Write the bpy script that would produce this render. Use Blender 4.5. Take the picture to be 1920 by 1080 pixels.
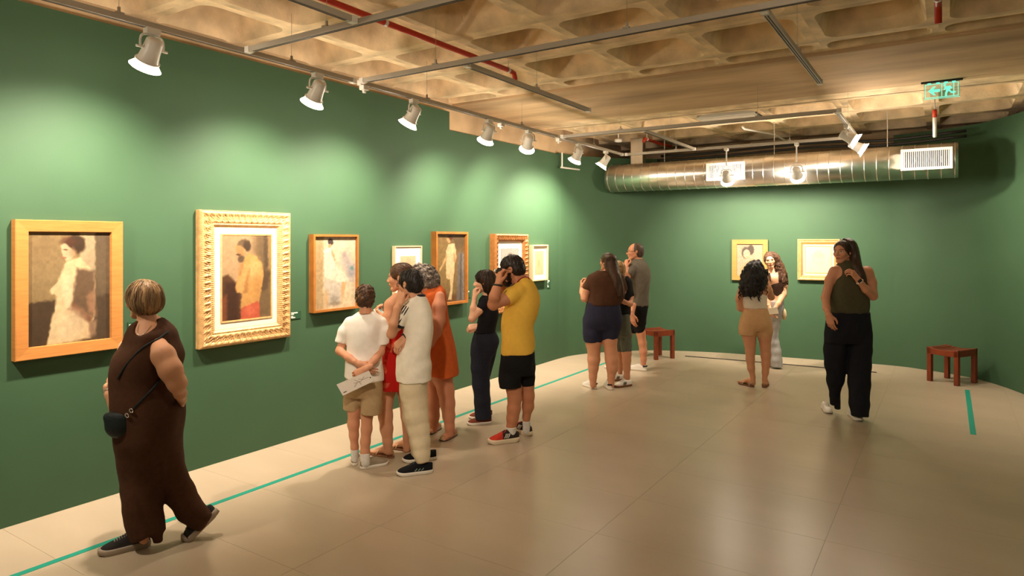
import bpy, bmesh, math, random
import numpy as np
from mathutils import Vector, Matrix

for o in list(bpy.data.objects):
    bpy.data.objects.remove(o, do_unlink=True)
SC = bpy.context.scene
COL = SC.collection
random.seed(7)
RNG = np.random.default_rng(7)
PI = math.pi

# ------------------------------------------------------------------ camera
FOC, VH, HC = 1248.0, 450.0, 1.70          # focal length and horizon in pixels of the 1920x1080 frame, eye height
ANG = math.atan(815 / FOC)
CA, SA = math.cos(ANG), math.sin(ANG)
cam_d = bpy.data.cameras.new('camera')
cam = bpy.data.objects.new('camera', cam_d)
COL.objects.link(cam)
cam.location = (0, 0, HC)
cam.rotation_euler = (PI / 2, 0, ANG)
cam_d.sensor_width = 36
cam_d.lens = FOC / 1920 * 36
cam_d.shift_y = -(540 - VH) / 1920
cam_d.clip_start = 0.02
SC.camera = cam

# ------------------------------------------------------------------ world, exposure
W = bpy.data.worlds.new('world')
SC.world = W
W.use_nodes = True
W.node_tree.nodes['Background'].inputs[0].default_value = (1, 0.8, 0.6, 1)
W.node_tree.nodes['Background'].inputs[1].default_value = 0.0
SC.view_settings.view_transform = 'Standard'
SC.view_settings.look = 'None'
SC.view_settings.gamma = 1
SC.view_settings.use_curve_mapping = False
SC.view_settings.exposure = 0.1
WARM = (1.0, 0.86, 0.70)
E_WALL, E_BACK, E_FILL, E_GLOW = 228.0, 270.0, 130.0, 11.0

# ------------------------------------------------------------------ helpers
def lin(c):
    c = np.asarray(c, float)
    return np.where(c <= 0.04045, c / 12.92, ((c + 0.055) / 1.055) ** 2.4)

def rgb(r, g, b):
    return tuple(lin(np.array([r, g, b]) / 255.0)) + (1.0,)

MATS = {}
def mat(name, col, rough=0.6, metal=0.0, noise=0.0, nscale=8.0, bump=0.0, bscale=60.0, emit=0.0, ecol=None,
        stretch=(1, 1, 1), attr=None, spec=0.5, sub=0.0, alpha=1.0, trans=0.0, ior=1.45, col2=None, sheen=0.0, detail=4):
    if name in MATS:
        return MATS[name]
    m = bpy.data.materials.new(name)
    m.use_nodes = True
    nt = m.node_tree
    b = nt.nodes['Principled BSDF']
    b.inputs['Base Color'].default_value = col
    b.inputs['Roughness'].default_value = rough
    b.inputs['Metallic'].default_value = metal
    b.inputs['Specular IOR Level'].default_value = spec
    b.inputs['IOR'].default_value = ior
    b.inputs['Transmission Weight'].default_value = trans
    b.inputs['Alpha'].default_value = alpha
    if sheen:
        b.inputs['Sheen Weight'].default_value = sheen
    if sub:
        b.inputs['Subsurface Weight'].default_value = sub
        b.inputs['Subsurface Radius'].default_value = (0.02, 0.008, 0.004)
        b.inputs['Subsurface Scale'].default_value = 0.5
    if emit:
        b.inputs['Emission Color'].default_value = ecol or col
        b.inputs['Emission Strength'].default_value = emit
    tc = nt.nodes.new('ShaderNodeTexCoord')
    mp = nt.nodes.new('ShaderNodeMapping')
    mp.inputs['Scale'].default_value = stretch
    nt.links.new(tc.outputs['Object'], mp.inputs['Vector'])
    src = None
    if attr:
        a = nt.nodes.new('ShaderNodeAttribute')
        a.attribute_name = attr
        src = a.outputs['Color']
    if noise or col2:
        n = nt.nodes.new('ShaderNodeTexNoise')
        n.inputs['Scale'].default_value = nscale
        n.inputs['Detail'].default_value = detail
        nt.links.new(mp.outputs['Vector'], n.inputs['Vector'])
        mr = nt.nodes.new('ShaderNodeMapRange')
        mr.inputs['From Min'].default_value = 0.3
        mr.inputs['From Max'].default_value = 0.7
        nt.links.new(n.outputs['Fac'], mr.inputs['Value'])
        mx = nt.nodes.new('ShaderNodeMix')
        mx.data_type = 'RGBA'
        if col2:
            mx.inputs['A'].default_value = col
            mx.inputs['B'].default_value = col2
            nt.links.new(mr.outputs['Result'], mx.inputs['Factor'])
        else:
            mx.blend_type = 'MULTIPLY'
            mx.inputs['Factor'].default_value = 1.0
            mr.inputs['To Min'].default_value = 1 - noise
            mr.inputs['To Max'].default_value = 1 + noise * 0.5
            if src:
                nt.links.new(src, mx.inputs['A'])
            else:
                mx.inputs['A'].default_value = col
            nt.links.new(mr.outputs['Result'], mx.inputs['B'])
        src = mx.outputs['Result']
    if src:
        nt.links.new(src, b.inputs['Base Color'])
    if bump:
        n2 = nt.nodes.new('ShaderNodeTexNoise')
        n2.inputs['Scale'].default_value = bscale
        n2.inputs['Detail'].default_value = 3
        nt.links.new(mp.outputs['Vector'], n2.inputs['Vector'])
        bp = nt.nodes.new('ShaderNodeBump')
        bp.inputs['Strength'].default_value = bump
        bp.inputs['Distance'].default_value = 0.01
        nt.links.new(n2.outputs['Fac'], bp.inputs['Height'])
        nt.links.new(bp.outputs['Normal'], b.inputs['Normal'])
    MATS[name] = m
    return m

def mesh_obj(name, verts, faces, material=None, parent=None, smooth=False, cols=None, loc=None, uv=None):
    me = bpy.data.meshes.new(name)
    if isinstance(verts, np.ndarray) and isinstance(faces, np.ndarray):
        nv, nf, k = len(verts), len(faces), faces.shape[1]
        me.vertices.add(nv)
        me.vertices.foreach_set('co', np.ascontiguousarray(verts, dtype=np.float32).ravel())
        me.loops.add(nf * k)
        me.loops.foreach_set('vertex_index', np.ascontiguousarray(faces, dtype=np.int32).ravel())
        me.polygons.add(nf)
        me.polygons.foreach_set('loop_start', np.arange(0, nf * k, k, dtype=np.int32))
        me.update(calc_edges=True)
        me.validate()
    else:
        me.from_pydata([tuple(v) for v in verts], [], [tuple(int(i) for i in f) for f in faces])
        me.update()
    if smooth:
        me.polygons.foreach_set('use_smooth', np.ones(len(me.polygons), dtype=bool))
    if cols is not None:
        a = me.color_attributes.new('Col', 'FLOAT_COLOR', 'POINT')
        c4 = np.ones((len(verts), 4), np.float32)
        c4[:, :3] = cols
        a.data.foreach_set('color', c4.ravel())
    o = bpy.data.objects.new(name, me)
    COL.objects.link(o)
    if material:
        me.materials.append(material)
    if parent:
        o.parent = parent
    if loc is not None:
        o.location = loc
    return o

def link_copy(src, name, parent=None, loc=None, rot=None):
    o = src.copy()
    COL.objects.link(o)
    o.name = name
    o.parent = parent
    if loc is not None:
        o.location = loc
    if rot is not None:
        o.rotation_euler = rot
    return o

def empty(name, loc=(0, 0, 0), rz=0.0):
    o = bpy.data.objects.new(name, None)
    COL.objects.link(o)
    o.empty_display_size = 0.1
    o.location = loc
    o.rotation_euler = (0, 0, rz)
    return o

def tag(o, label=None, cat=None, group=None, kind=None):
    if label: o['label'] = label
    if cat: o['category'] = cat
    if group: o['group'] = group
    if kind: o['kind'] = kind
    return o

class MB:
    """collects simple shapes; build() links them as one mesh object"""
    def __init__(s):
        s.v, s.f = [], []
    def add(s, v, f):
        n = len(s.v)
        s.v += [tuple(p) for p in v]
        s.f += [tuple(i + n for i in q) for q in f]
        return s
    def box(s, lo, hi, M=None, bev=0.0):
        x0, y0, z0 = lo
        x1, y1, z1 = hi
        v = [(x0, y0, z0), (x1, y0, z0), (x1, y1, z0), (x0, y1, z0), (x0, y0, z1), (x1, y0, z1), (x1, y1, z1), (x0, y1, z1)]
        if M is not None:
            v = [M @ Vector(p) for p in v]
        return s.add(v, [(0, 3, 2, 1), (4, 5, 6, 7), (0, 1, 5, 4), (1, 2, 6, 5), (2, 3, 7, 6), (3, 0, 4, 7)])
    def tube(s, pts, r, n=10, cap=True):
        pts = [Vector(p) for p in pts]
        rs = r if isinstance(r, (list, tuple)) else [r] * len(pts)
        rings = []
        up = None
        for i, p in enumerate(pts):
            d = (pts[min(i + 1, len(pts) - 1)] - pts[max(i - 1, 0)])
            if d.length < 1e-9: d = Vector((0, 0, 1))
            d.normalize()
            if up is None:
                up = Vector((0, 0, 1)) if abs(d.z) < 0.9 else Vector((1, 0, 0))
            a = d.cross(up)
            if a.length < 1e-6: a = d.cross(Vector((0, 1, 0.3)))
            a.normalize()
            b = a.cross(d).normalized()
            up = b
            rings.append([p + (a * math.cos(2 * PI * k / n) + b * math.sin(2 * PI * k / n)) * rs[i] for k in range(n)])
        v = [q for R in rings for q in R]
        f = []
        for i in range(len(pts) - 1):
            for k in range(n):
                f.append((i * n + k, i * n + (k + 1) % n, (i + 1) * n + (k + 1) % n, (i + 1) * n + k))
        if cap:
            f.append(tuple(range(n - 1, -1, -1)))
            f.append(tuple(range((len(pts) - 1) * n, len(pts) * n)))
        return s.add(v, f)
    def lathe(s, prof, n=24, M=None, cap=True):
        v = []
        for r, z in prof:
            for k in range(n):
                p = Vector((r * math.cos(2 * PI * k / n), r * math.sin(2 * PI * k / n), z))
                v.append(M @ p if M is not None else p)
        f = []
        for i in range(len(prof) - 1):
            for k in range(n):
                f.append((i * n + k, i * n + (k + 1) % n, (i + 1) * n + (k + 1) % n, (i + 1) * n + k))
        if cap:
            f.append(tuple(range(n - 1, -1, -1)))
            f.append(tuple(range((len(prof) - 1) * n, len(prof) * n)))
        return s.add(v, f)
    def prism(s, poly, z0, z1, M=None):
        n = len(poly)
        v = [Vector((p[0], p[1], z0)) for p in poly] + [Vector((p[0], p[1], z1)) for p in poly]
        if M is not None:
            v = [M @ p for p in v]
        f = [tuple(range(n - 1, -1, -1)), tuple(range(n, 2 * n))] + [(i, (i + 1) % n, n + (i + 1) % n, n + i) for i in range(n)]
        return s.add(v, f)
    def build(s, name, material, parent=None, smooth=False, loc=None, bevel=0.0):
        o = mesh_obj(name, s.v, s.f, material, parent, smooth, loc=loc)
        if bevel:
            m = o.modifiers.new('bevel', 'BEVEL')
            m.width = bevel
            m.segments = 2
            m.limit_method = 'ANGLE'
        return o

# ------------------------------------------------------------------ materials of the place
M_WALL = mat('green_wall_paint', rgb(58, 86, 60), 0.62, noise=0.06, nscale=2.0, bump=0.05, bscale=300, spec=0.3)
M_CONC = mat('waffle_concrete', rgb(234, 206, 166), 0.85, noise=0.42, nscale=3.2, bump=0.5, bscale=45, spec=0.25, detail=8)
M_CONC2 = mat('shaded_beam_concrete', rgb(200, 168, 130), 0.85, noise=0.45, nscale=1.5, bump=0.25, bscale=40, spec=0.25, stretch=(0.35, 1.6, 1), detail=8)
M_CONC3 = mat('perimeter_concrete', rgb(208, 178, 140), 0.85, noise=0.4, nscale=1.6, bump=0.25, bscale=40, spec=0.25, detail=8)
M_TILE = mat('floor_tile', rgb(180, 162, 138), 0.30, noise=0.07, nscale=1.3, spec=0.42, stretch=(1, 2.5, 1), bump=0.02, bscale=9)
M_GROUT = mat('tile_joint', rgb(150, 130, 104), 0.8)
M_TAPE = mat('teal_floor_tape', rgb(28, 140, 118), 0.5)
M_WHITE = mat('white_enamel', rgb(222, 216, 206), 0.35)
M_GREYM = mat('grey_track_metal', rgb(176, 166, 150), 0.45)
M_SLOT = mat('dark_slot', rgb(40, 34, 28), 0.7)
M_RED = mat('red_pipe_paint', rgb(188, 52, 28), 0.45)
M_DUCT = mat('galvanised_steel', rgb(228, 222, 214), 0.30, metal=1.0, noise=0.12, nscale=6, bump=0.06, bscale=14)
M_DARK = mat('black_metal', rgb(22, 20, 19), 0.5)
M_WOOD = mat('red_brown_wood', rgb(122, 52, 26), 0.35, noise=0.3, nscale=6, stretch=(1, 8, 1))
M_GLOWL = mat('lit_lamp_glass', rgb(255, 244, 226), 0.4, emit=26.0, ecol=(1.0, 0.86, 0.68, 1))
# ================================================================== THE SETTING
X0, X1, Y0 = -4.655, 0.93, -3.4
ZC = 3.25                                   # underside of the waffle ribs

# floor of large tiles
fl = MB().box((X0 - 0.6, Y0 - 0.6, -0.12), (X1 + 0.6, 11.4, -0.0015)).build('floor', M_GROUT)
tag(fl, kind='structure')
TX, TY = 1.125, 0.62
tile_src = None
for i in range(-5, 3):
    for j in range(-8, 17):
        x, y = -0.575 + i * TX, 4.12 + j * TY
        if x > X1 + 0.2 or x + TX < X0 - 0.1 or y + TY < Y0 or y > 10.6:
            continue
        if tile_src is None:
            g = 0.0008
            tile_src = MB().box((g, g, -0.004), (TX - g, TY - g, 0)).build('tile', M_TILE, fl, loc=(x, y, 0))
        else:
            link_copy(tile_src, 'tile', fl, (x, y, 0))

# walls: a plan line swept upwards, with real thickness
def catmull(pts, n=8):
    P = [np.array(p, float) for p in pts]
    P = [2 * P[0] - P[1]] + P + [2 * P[-1] - P[-2]]
    out = []
    for i in range(1, len(P) - 2):
        for t in np.linspace(0, 1, n, endpoint=False):
            a, b, c, d = P[i - 1], P[i], P[i + 1], P[i + 2]
            out.append(0.5 * (2 * b + (c - a) * t + (2 * a - 5 * b + 4 * c - d) * t * t + (3 * b - a - 3 * c + d) * t ** 3))
    out.append(P[-2])
    return out

def wall_strip(name, plan, z0, z1, material, thick=0.06, off=0.0, smooth=True):
    P = [np.array(p, float) for p in plan]
    N = []
    for i in range(len(P)):
        d = P[min(i + 1, len(P) - 1)] - P[max(i - 1, 0)]
        d /= np.linalg.norm(d)
        N.append(np.array([-d[1], d[0]]))   # outward: plan runs with the room on its right
    v, f = [], []
    for p, n in zip(P, N):
        a, b = p + n * off, p + n * (off + thick)
        v += [(a[0], a[1], z0), (a[0], a[1], z1), (b[0], b[1], z1), (b[0], b[1], z0)]
    for i in range(len(P) - 1):
        q, r = 4 * i, 4 * i + 4
        f += [(q, r, r + 1, q + 1), (q + 1, r + 1, r + 2, q + 2), (q + 2, r + 2, r + 3, q + 3), (q + 3, r + 3, r, q)]
    f += [(0, 1, 2, 3), (4 * len(P) - 4, 4 * len(P) - 1, 4 * len(P) - 2, 4 * len(P) - 3)]
    o = mesh_obj(name, v, f, material)
    me = o.data
    if smooth:
        me.polygons.foreach_set('use_smooth', [True] * len(me.polygons))
        e = o.modifiers.new('split', 'EDGE_SPLIT')
        e.split_angle = math.radians(40)
    tag(o, kind='structure')
    return o

plan_left_a = [(X0, Y0), (X0, 5.85)]
plan_left_b = [(X0, 5.85), (X0, 8.35)]
curve_back = catmull([(X0, 8.35), (-4.62, 8.66), (-4.45, 9.05), (-4.02, 9.58), (-3.6, 9.87), (-2.87, 10.12), (-1.44, 10.30), (-0.60, 10.36),
                      (-0.20, 10.24), (0.22, 10.0), (0.474, 9.7), (0.709, 9.23), (0.86, 8.75), (X1, 8.1)], 8)
nb = 7 * 8
wall_strip('wall_left', plan_left_a, 0, 3.135, M_WALL)
wl2 = wall_strip('wall_left_rear', plan_left_b, 0, 2.93, M_WALL)
wall_strip('wall_back', curve_back[:nb + 1], 0, 2.95, M_WALL)
wall_strip('wall_right_corner', curve_back[nb:], 0, 3.12, M_WALL)
wall_strip('wall_right', [(X1, 8.1), (X1, Y0)], 0, 3.12, M_WALL)
wall_strip('wall_front', [(X1, Y0), (X0, Y0)], 0, 3.12, M_WALL)
# concrete behind the panels, up to the slab
wall_strip('concrete_perimeter', [(X0, Y0), (X0, 11.0), (X1, 11.0), (X1, Y0), (X0, Y0)], 0.0, 3.62, M_CONC3, thick=0.2, off=0.062, smooth=False)

# waffle ceiling
ceil = MB().box((X0 - 0.7, Y0 - 0.7, 3.60), (X1 + 0.7, 11.4, 3.72)).build('ceiling', M_CONC)
tag(ceil, kind='structure')

def coffer_mesh(w, h, rib, depth, inset):
    bm = bmesh.new()
    m = 6
    def ring(a, b, r, z):
        out = []
        for sx, sy, a0 in ((1, 1, 0), (-1, 1, PI / 2), (-1, -1, PI), (1, -1, 3 * PI / 2)):
            for k in range(m):
                t = a0 + (PI / 2) * k / (m - 1)
                out.append((sx * (a - r) + r * math.cos(t), sy * (b - r) + r * math.sin(t), z))
        return out
    a, b = w / 2 - rib / 2, h / 2 - rib / 2
    outer = []
    for ci, (sx, sy) in enumerate(((1, 1), (-1, 1), (-1, -1), (1, -1))):
        for k in range(m):
            outer.append((sx * w / 2, sy * h / 2, 0.0))
    base = ring(a, b, min(0.10, a * 0.8, b * 0.8), 0)
    for ci in range(4):                       # outer ring: only arc ends leave the corner
        i0, i1 = ci * m, ci * m + m - 1
        for i in (i0, i1):
            x, y, _ = base[i]
            sx, sy = ((1, 1), (-1, 1), (-1, -1), (1, -1))[ci]
            on_x = (ci % 2 == 0) == (i == i0)
            outer[i] = (sx * w / 2, y, 0) if on_x else (x, sy * h / 2, 0)
    rings = [outer, base, ring(a - 0.008, b - 0.008, min(0.10, (b - .008) * .8), 0.012),
             ring(a - inset * 0.45, b - min(inset * 0.45, b * 0.35), min(0.11, b * 0.45), depth * 0.6),
             ring(a - inset * 0.85, b - min(inset * 0.85, b * 0.5), min(0.12, b * 0.4), depth * 0.93),
             ring(a - inset * 1.25, b - min(inset * 1.25, b * 0.7), min(0.1, b * 0.25), depth)]
    V = [[bm.verts.new(p) for p in R] for R in rings]
    n = 4 * m
    for q in range(len(V) - 1):
        for k in range(n):
            bm.faces.new((V[q][k], V[q + 1][k], V[q + 1][(k + 1) % n], V[q][(k + 1) % n]))
    bm.faces.new(V[-1])
    bmesh.ops.remove_doubles(bm, verts=bm.verts, dist=1e-5)
    bmesh.ops.dissolve_degenerate(bm, dist=1e-5, edges=bm.edges)
    bmesh.ops.recalc_face_normals(bm, faces=bm.faces)
    for f in bm.faces:
        f.smooth = True
    bmesh.ops.split_edges(bm, edges=[e for e in bm.edges if len(e.link_faces) == 2 and e.calc_face_angle(0) > math.radians(34)])
    me = bpy.data.meshes.new('coffer')
    bm.to_mesh(me)
    bm.free()
    me.materials.append(M_CONC)
    return me

CX = 0.79
cof = coffer_mesh(CX, 0.80, 0.135, 0.345, 0.135)
cof_f = coffer_mesh(0.857, 0.88, 0.15, 0.345, 0.135)
cof_s = coffer_mesh(CX, 0.30, 0.08, 0.20, 0.06)
def place_coffer(me, x, y):
    o = bpy.data.objects.new('coffer', me)
    COL.objects.link(o)
    o.parent = ceil
    o.location = (x, y, ZC)
xs = [-4.0 + CX * (k + 0.5) for k in range(-1, 7)]
for x in xs:
    for j in range(-9, 2):
        place_coffer(cof, x, 4.88 + 0.8 * (j - 0.5) + 0.0)
    place_coffer(cof_s, x, 5.68 + 0.15)
for k in range(-3, 5):
    for j in range(4):
        place_coffer(cof_f, -2.72 + 0.857 * (k + 0.5), 8.555 + 0.88 * j)
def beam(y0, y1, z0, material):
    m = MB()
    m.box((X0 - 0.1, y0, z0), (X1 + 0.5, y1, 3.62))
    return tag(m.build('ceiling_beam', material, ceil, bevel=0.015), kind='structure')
beam(5.98, 7.64, ZC - 0.03, M_CONC2)  # darker than the next band: shade put into the concrete colour
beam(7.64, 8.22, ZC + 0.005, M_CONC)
# shadow gap line of the concrete where the beam end shows above the lower wall panel
# ------------------------------------------------------------------ floor tape
def tape(x, y0, y1, label):
    o = MB().box((x - 0.022, y0, 0.0), (x + 0.022, y1, 0.0015)).build('floor_tape', M_TAPE)
    return tag(o, label, 'floor tape', 'teal floor tapes')
tape(-3.95, -3.0, 8.75, 'long teal tape line on the floor in front of the left wall')
tape(0.195, 7.07, 9.14, 'short teal tape strip on the floor by the right bench')
bl = MB()
bpts = [(-3.2, 9.52), (-2.4, 9.60), (-1.4, 9.66), (-0.95, 9.68), (-0.75, 9.685)]
o = MB().tube([(x, y, 0.006) for x, y in bpts], 0.006, 6).build('floor_cable', M_SLOT)
tag(o, 'thin dark cable line along the floor in front of the far wall', 'cable')

# ================================================================== TRACKS AND LAMPS
ZT = 2.90
track_labels = []
def track(p, q, label, hang=True):
    p, q = Vector((p[0], p[1], ZT)), Vector((q[0], q[1], ZT))
    d = (q - p)
    L = d.length
    r = empty('lighting_track', p, math.atan2(d.y, d.x))
    m = MB()
    m.box((0, -0.017, -0.012), (L, 0.017, 0.022))
    m.build('rail', M_GREYM, r, bevel=0.003)
    s = MB()
    for yy in (-0.007, 0.007):
        s.box((0.05, yy - 0.003, -0.0135), (L - 0.05, yy + 0.003, -0.0115))
    s.build('slot', M_SLOT, r)
    n = max(1, int(L / 1.1))
    for k in range(n):
        x = L * (k + 0.5) / n
        h = MB()
        h.tube([(x, 0, 0.05), (x, 0, ZC - ZT + 0.0)], 0.0014, 5)
        h.box((x - 0.02, -0.02, 0.02), (x + 0.02, 0.02, 0.03))
        h.box((x - 0.006, -0.006, 0.03), (x + 0.006, 0.006, 0.06))
        h.build('hanger', M_GREYM, r)
    for x in (0.0, L):
        MB().box((x - 0.02, -0.02, -0.014), (x + 0.02, 0.02, 0.024)).build('end_cap', M_WHITE, r)
    return tag(r, label, 'track', 'ceiling lighting tracks')
track((-3.72, -1.0), (-3.76, 3.56), 'lighting track along the left wall carrying its first two big spots')
track((-3.76, 3.64), (-3.80, 6.78), 'lighting track along the left wall carrying its middle three spots')
track((-3.80, 6.86), (-3.83, 8.70), 'lighting track near the left corner carrying the last two wall spots')
track((-3.68, 0.9), (0.6, 0.9), 'unseen cross track added above the camera for two fill spotlights')  # added out of view to carry two of the fill spotlights
track((-3.70, 2.62), (0.6, 2.62), 'empty cross track nearest to the top edge of the photo')
track((-3.70, 3.60), (0.6, 3.58), 'empty cross track just before the near end of the red pipe')
track((-3.75, 6.82), (-0.84, 6.86), 'cross track under the wide concrete beam')
track((-3.78, 8.74), (-0.90, 8.74), 'cross track in front of the silver duct with two pendants')
track((-2.72, 0.95), (-2.72, 2.57), 'lengthwise track at the top left ending at a cross track')
track((-2.76, 3.66), (-2.78, 5.55), 'thin lengthwise track ending under the beam left of centre')
track((-2.79, 6.90), (-2.80, 8.69), 'lengthwise track beside the short far red pipe')
track((-0.80, 3.64), (-0.81, 5.54), 'lengthwise track ending under the beam right of centre')
track((-0.86, 6.91), (-0.88, 8.69), 'lengthwise track carrying the bright double spot at right')

def lathe_shell(prof, n=28):
    return MB().lathe(prof, n, cap=False)

def spotlight(pos, target, label, drop=0.0, energy=60.0, size=118, group='track spotlights', glow=1.0):
    pos = Vector(pos)
    r = empty('track_spotlight', pos)
    MB().box((-0.022, -0.04, -0.045), (0.022, 0.04, -0.008)).build('adapter', M_WHITE, r, bevel=0.004)
    if drop:
        MB().tube([(0, 0, -0.03), (0, 0, -drop)], 0.009, 10).build('drop_rod', M_WHITE, r)
    piv = Vector((0, 0, -0.125 - drop))
    K = 0.88
    aim = (Vector(target) - (pos + piv)).normalized()
    ax = aim.cross(Vector((0, 0, 1)))
    if ax.length < 1e-4: ax = Vector((0, 1, 0))
    ax.normalize()
    up = -aim
    side = ax.cross(up).normalized()
    Mx = Matrix(((ax.x * K, side.x * K, up.x * K, piv.x), (ax.y * K, side.y * K, up.y * K, piv.y), (ax.z * K, side.z * K, up.z * K, piv.z), (0, 0, 0, 1)))
    # yoke: a flat U-strap in the vertical plane of the pivot axis
    yk = MB()
    hx = Vector((ax.x, ax.y, 0)).normalized()
    top = Vector((0, 0, -0.047 - drop))
    arc = [piv + hx * 0.066, piv + hx * 0.066 + Vector((0, 0, 0.045)), top + hx * 0.05 + Vector((0, 0, -0.006)), top,
           top - hx * 0.05 + Vector((0, 0, -0.006)), piv - hx * 0.066 + Vector((0, 0, 0.045)), piv - hx * 0.066]
    arc = [Vector(tuple(p)) for p in catmull([tuple(p) for p in arc], 4)]
    yk.tube(arc, 0.007, 6)
    yk.build('yoke', M_WHITE, r, smooth=True)
    for sgn in (1, -1):
        kb = MB()
        kb.tube([piv + hx * sgn * 0.045, piv + hx * sgn * 0.09], 0.007, 8)
        kb.build('knob', M_WHITE, r)
    prof = [(0.0, 0.072), (0.03, 0.072), (0.046, 0.066), (0.052, 0.056), (0.054, 0.03), (0.057, -0.02), (0.063, -0.065), (0.070, -0.085), (0.071, -0.098), (0.067, -0.10)]
    MB().lathe(prof, 28, Mx, cap=False).build('housing', M_WHITE, r, smooth=True)
    MB().lathe([(0.0705, -0.078), (0.075, -0.080), (0.075, -0.088), (0.0705, -0.090)], 28, Mx, cap=False).build('trim_ring', M_WHITE, r, smooth=True)
    MB().lathe([(0.066, -0.094), (0.074, -0.106), (0.094, -0.130), (0.097, -0.133), (0.090, -0.130), (0.066, -0.102)], 28, Mx, cap=False).build('glass_flare', M_GLOWL, r, smooth=True)
    MB().lathe([(0.0, -0.097), (0.03, -0.0965), (0.066, -0.094)], 28, Mx, cap=False).build('lens', M_GLOWL, r, smooth=True)
    ld = bpy.data.lights.new('spot_beam', 'SPOT')
    ld.energy = energy * 1.0
    ld.color = WARM
    ld.spot_size = math.radians(size)
    ld.spot_blend = 1.0
    ld.shadow_soft_size = 0.045
    lo = bpy.data.objects.new('spot_beam', ld)
    COL.objects.link(lo)
    lo.parent = r
    lo.location = piv + aim * 0.15
    lo.rotation_euler = aim.to_track_quat('-Z', 'Y').to_euler()
    gd = bpy.data.lights.new('lamp_spill', 'POINT')
    gd.energy = E_GLOW * glow
    gd.color = WARM
    gd.shadow_soft_size = 0.05
    go = bpy.data.objects.new('lamp_spill', gd)
    COL.objects.link(go)
    go.parent = r
    go.location = piv + aim * 0.19
    tag(r, label, 'spotlight', group)
    return r

def tx(y):
    return -3.735 - 0.0115 * (y - 1.0)
wall_spots = [(2.03, 2.00, 'biggest white wall spotlight, nearest to the upper left corner'),
              (3.22, 3.30, 'second white spotlight from the left on the wall track'),
              (4.26, 4.20, 'third white spotlight from the left, just before the beam step'),
              (5.38, 5.75, 'fourth white spotlight from the left, over the beam step'),
              (6.14, 6.95, 'fifth white spotlight from the left on the wall track'),
              (7.33, 7.60, 'sixth white spotlight from the left on the wall track'),
              (8.14, 7.9, 'last white wall spotlight, nearest to the left end of the duct')]
for y, ty, lb in wall_spots:
    spotlight((tx(y), y, ZT), (X0, ty, 1.55), lb, energy=E_WALL)
spotlight((tx(0.7), 0.7, ZT), (X0, 1.0, 1.55), 'white wall spotlight left of the picture edge', energy=E_WALL)
spotlight((-2.39, 8.74, ZT), (-2.5, 10.1, 1.45), 'white pendant spotlight hanging in front of the left duct grille', drop=0.24, energy=E_BACK, group='pendant spotlights', glow=2.6)
spotlight((-1.54, 8.74, ZT), (-1.6, 10.2, 1.45), 'white pendant spotlight hanging before the bare middle of the duct', drop=0.24, energy=E_BACK, group='pendant spotlights', glow=2.6)
spotlight((-0.87, 7.66, ZT), (0.93, 7.9, 1.65), 'upper lamp of the bright double spotlight at right', energy=E_BACK * 0.5, group='double spotlight', glow=1.4)
spotlight((-0.875, 8.46, ZT), (0.93, 8.7, 1.65), 'lower lamp of the bright double spotlight at right', energy=E_BACK * 0.5, group='double spotlight', glow=1.4)
# unseen spotlights added as fill for the visitors and the right wall
for (x, y, tx_, ty_, tz_, ef, cone) in ((0.35, 2.62, 0.93, 4.6, 1.2, 0.25, 100), (-0.3, 0.9, -0.9, 6.8, 1.0, 0.9, 42), (-1.5, 0.9, -3.2, 4.6, 0.6, 1.6, 62)):
    spotlight((x, y, ZT), (tx_, ty_, tz_), 'added white fill spotlight out of view at %s of the camera' % ('the right front' if y > 2 else 'the right rear' if x > -1 else 'the left rear'), energy=E_FILL * ef, size=cone)

# ================================================================== DUCT
DY, DZ, DR = 9.22, 2.62, 0.203
dx0, dx1 = -4.30, 0.11
duct = empty('air_duct', (-2.1, DY, DZ - DR))
MD = Matrix.Translation((0, 0, DR)) @ Matrix.Rotation(PI / 2, 4, 'Y')
L2 = (dx1 - dx0) / 2
cxo = (dx0 + dx1) / 2 + 2.1
def along(prof, n=48):
    m = MB()
    m.lathe(prof, n, Matrix.Translation((cxo, 0, 0)) @ MD, cap=False)
    return m
along([(0.0, -L2), (DR * 0.55, -L2), (DR * 0.85, -L2 + 0.02), (DR, -L2 + 0.07), (DR, L2), (DR - 0.012, L2), (DR - 0.012, L2 - 0.4), (0.0, L2 - 0.4)]).build('pipe', M_DUCT, duct, smooth=True)
bpy.context.view_layer.update()
rib_n = 34
rib_mesh = None
for k in range(rib_n):
    x = dx0 + 0.09 + (dx1 - dx0 - 0.12) * k / (rib_n - 1)
    if rib_mesh is None:
        m = MB()
        T = Matrix.Translation((0, 0, DR)) @ Matrix.Rotation(PI / 2, 4, 'Y')
        m.lathe([(DR - 0.001, -0.006), (DR + 0.004, -0.002), (DR + 0.004, 0.002), (DR - 0.001, 0.006)], 48, T, cap=False)
        rib_mesh = m.build('seam', M_DUCT, duct, smooth=True, loc=(x + 2.1, 0, 0))
    else:
        link_copy(rib_mesh, 'seam', duct, (x + 2.1, 0, 0))
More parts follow.
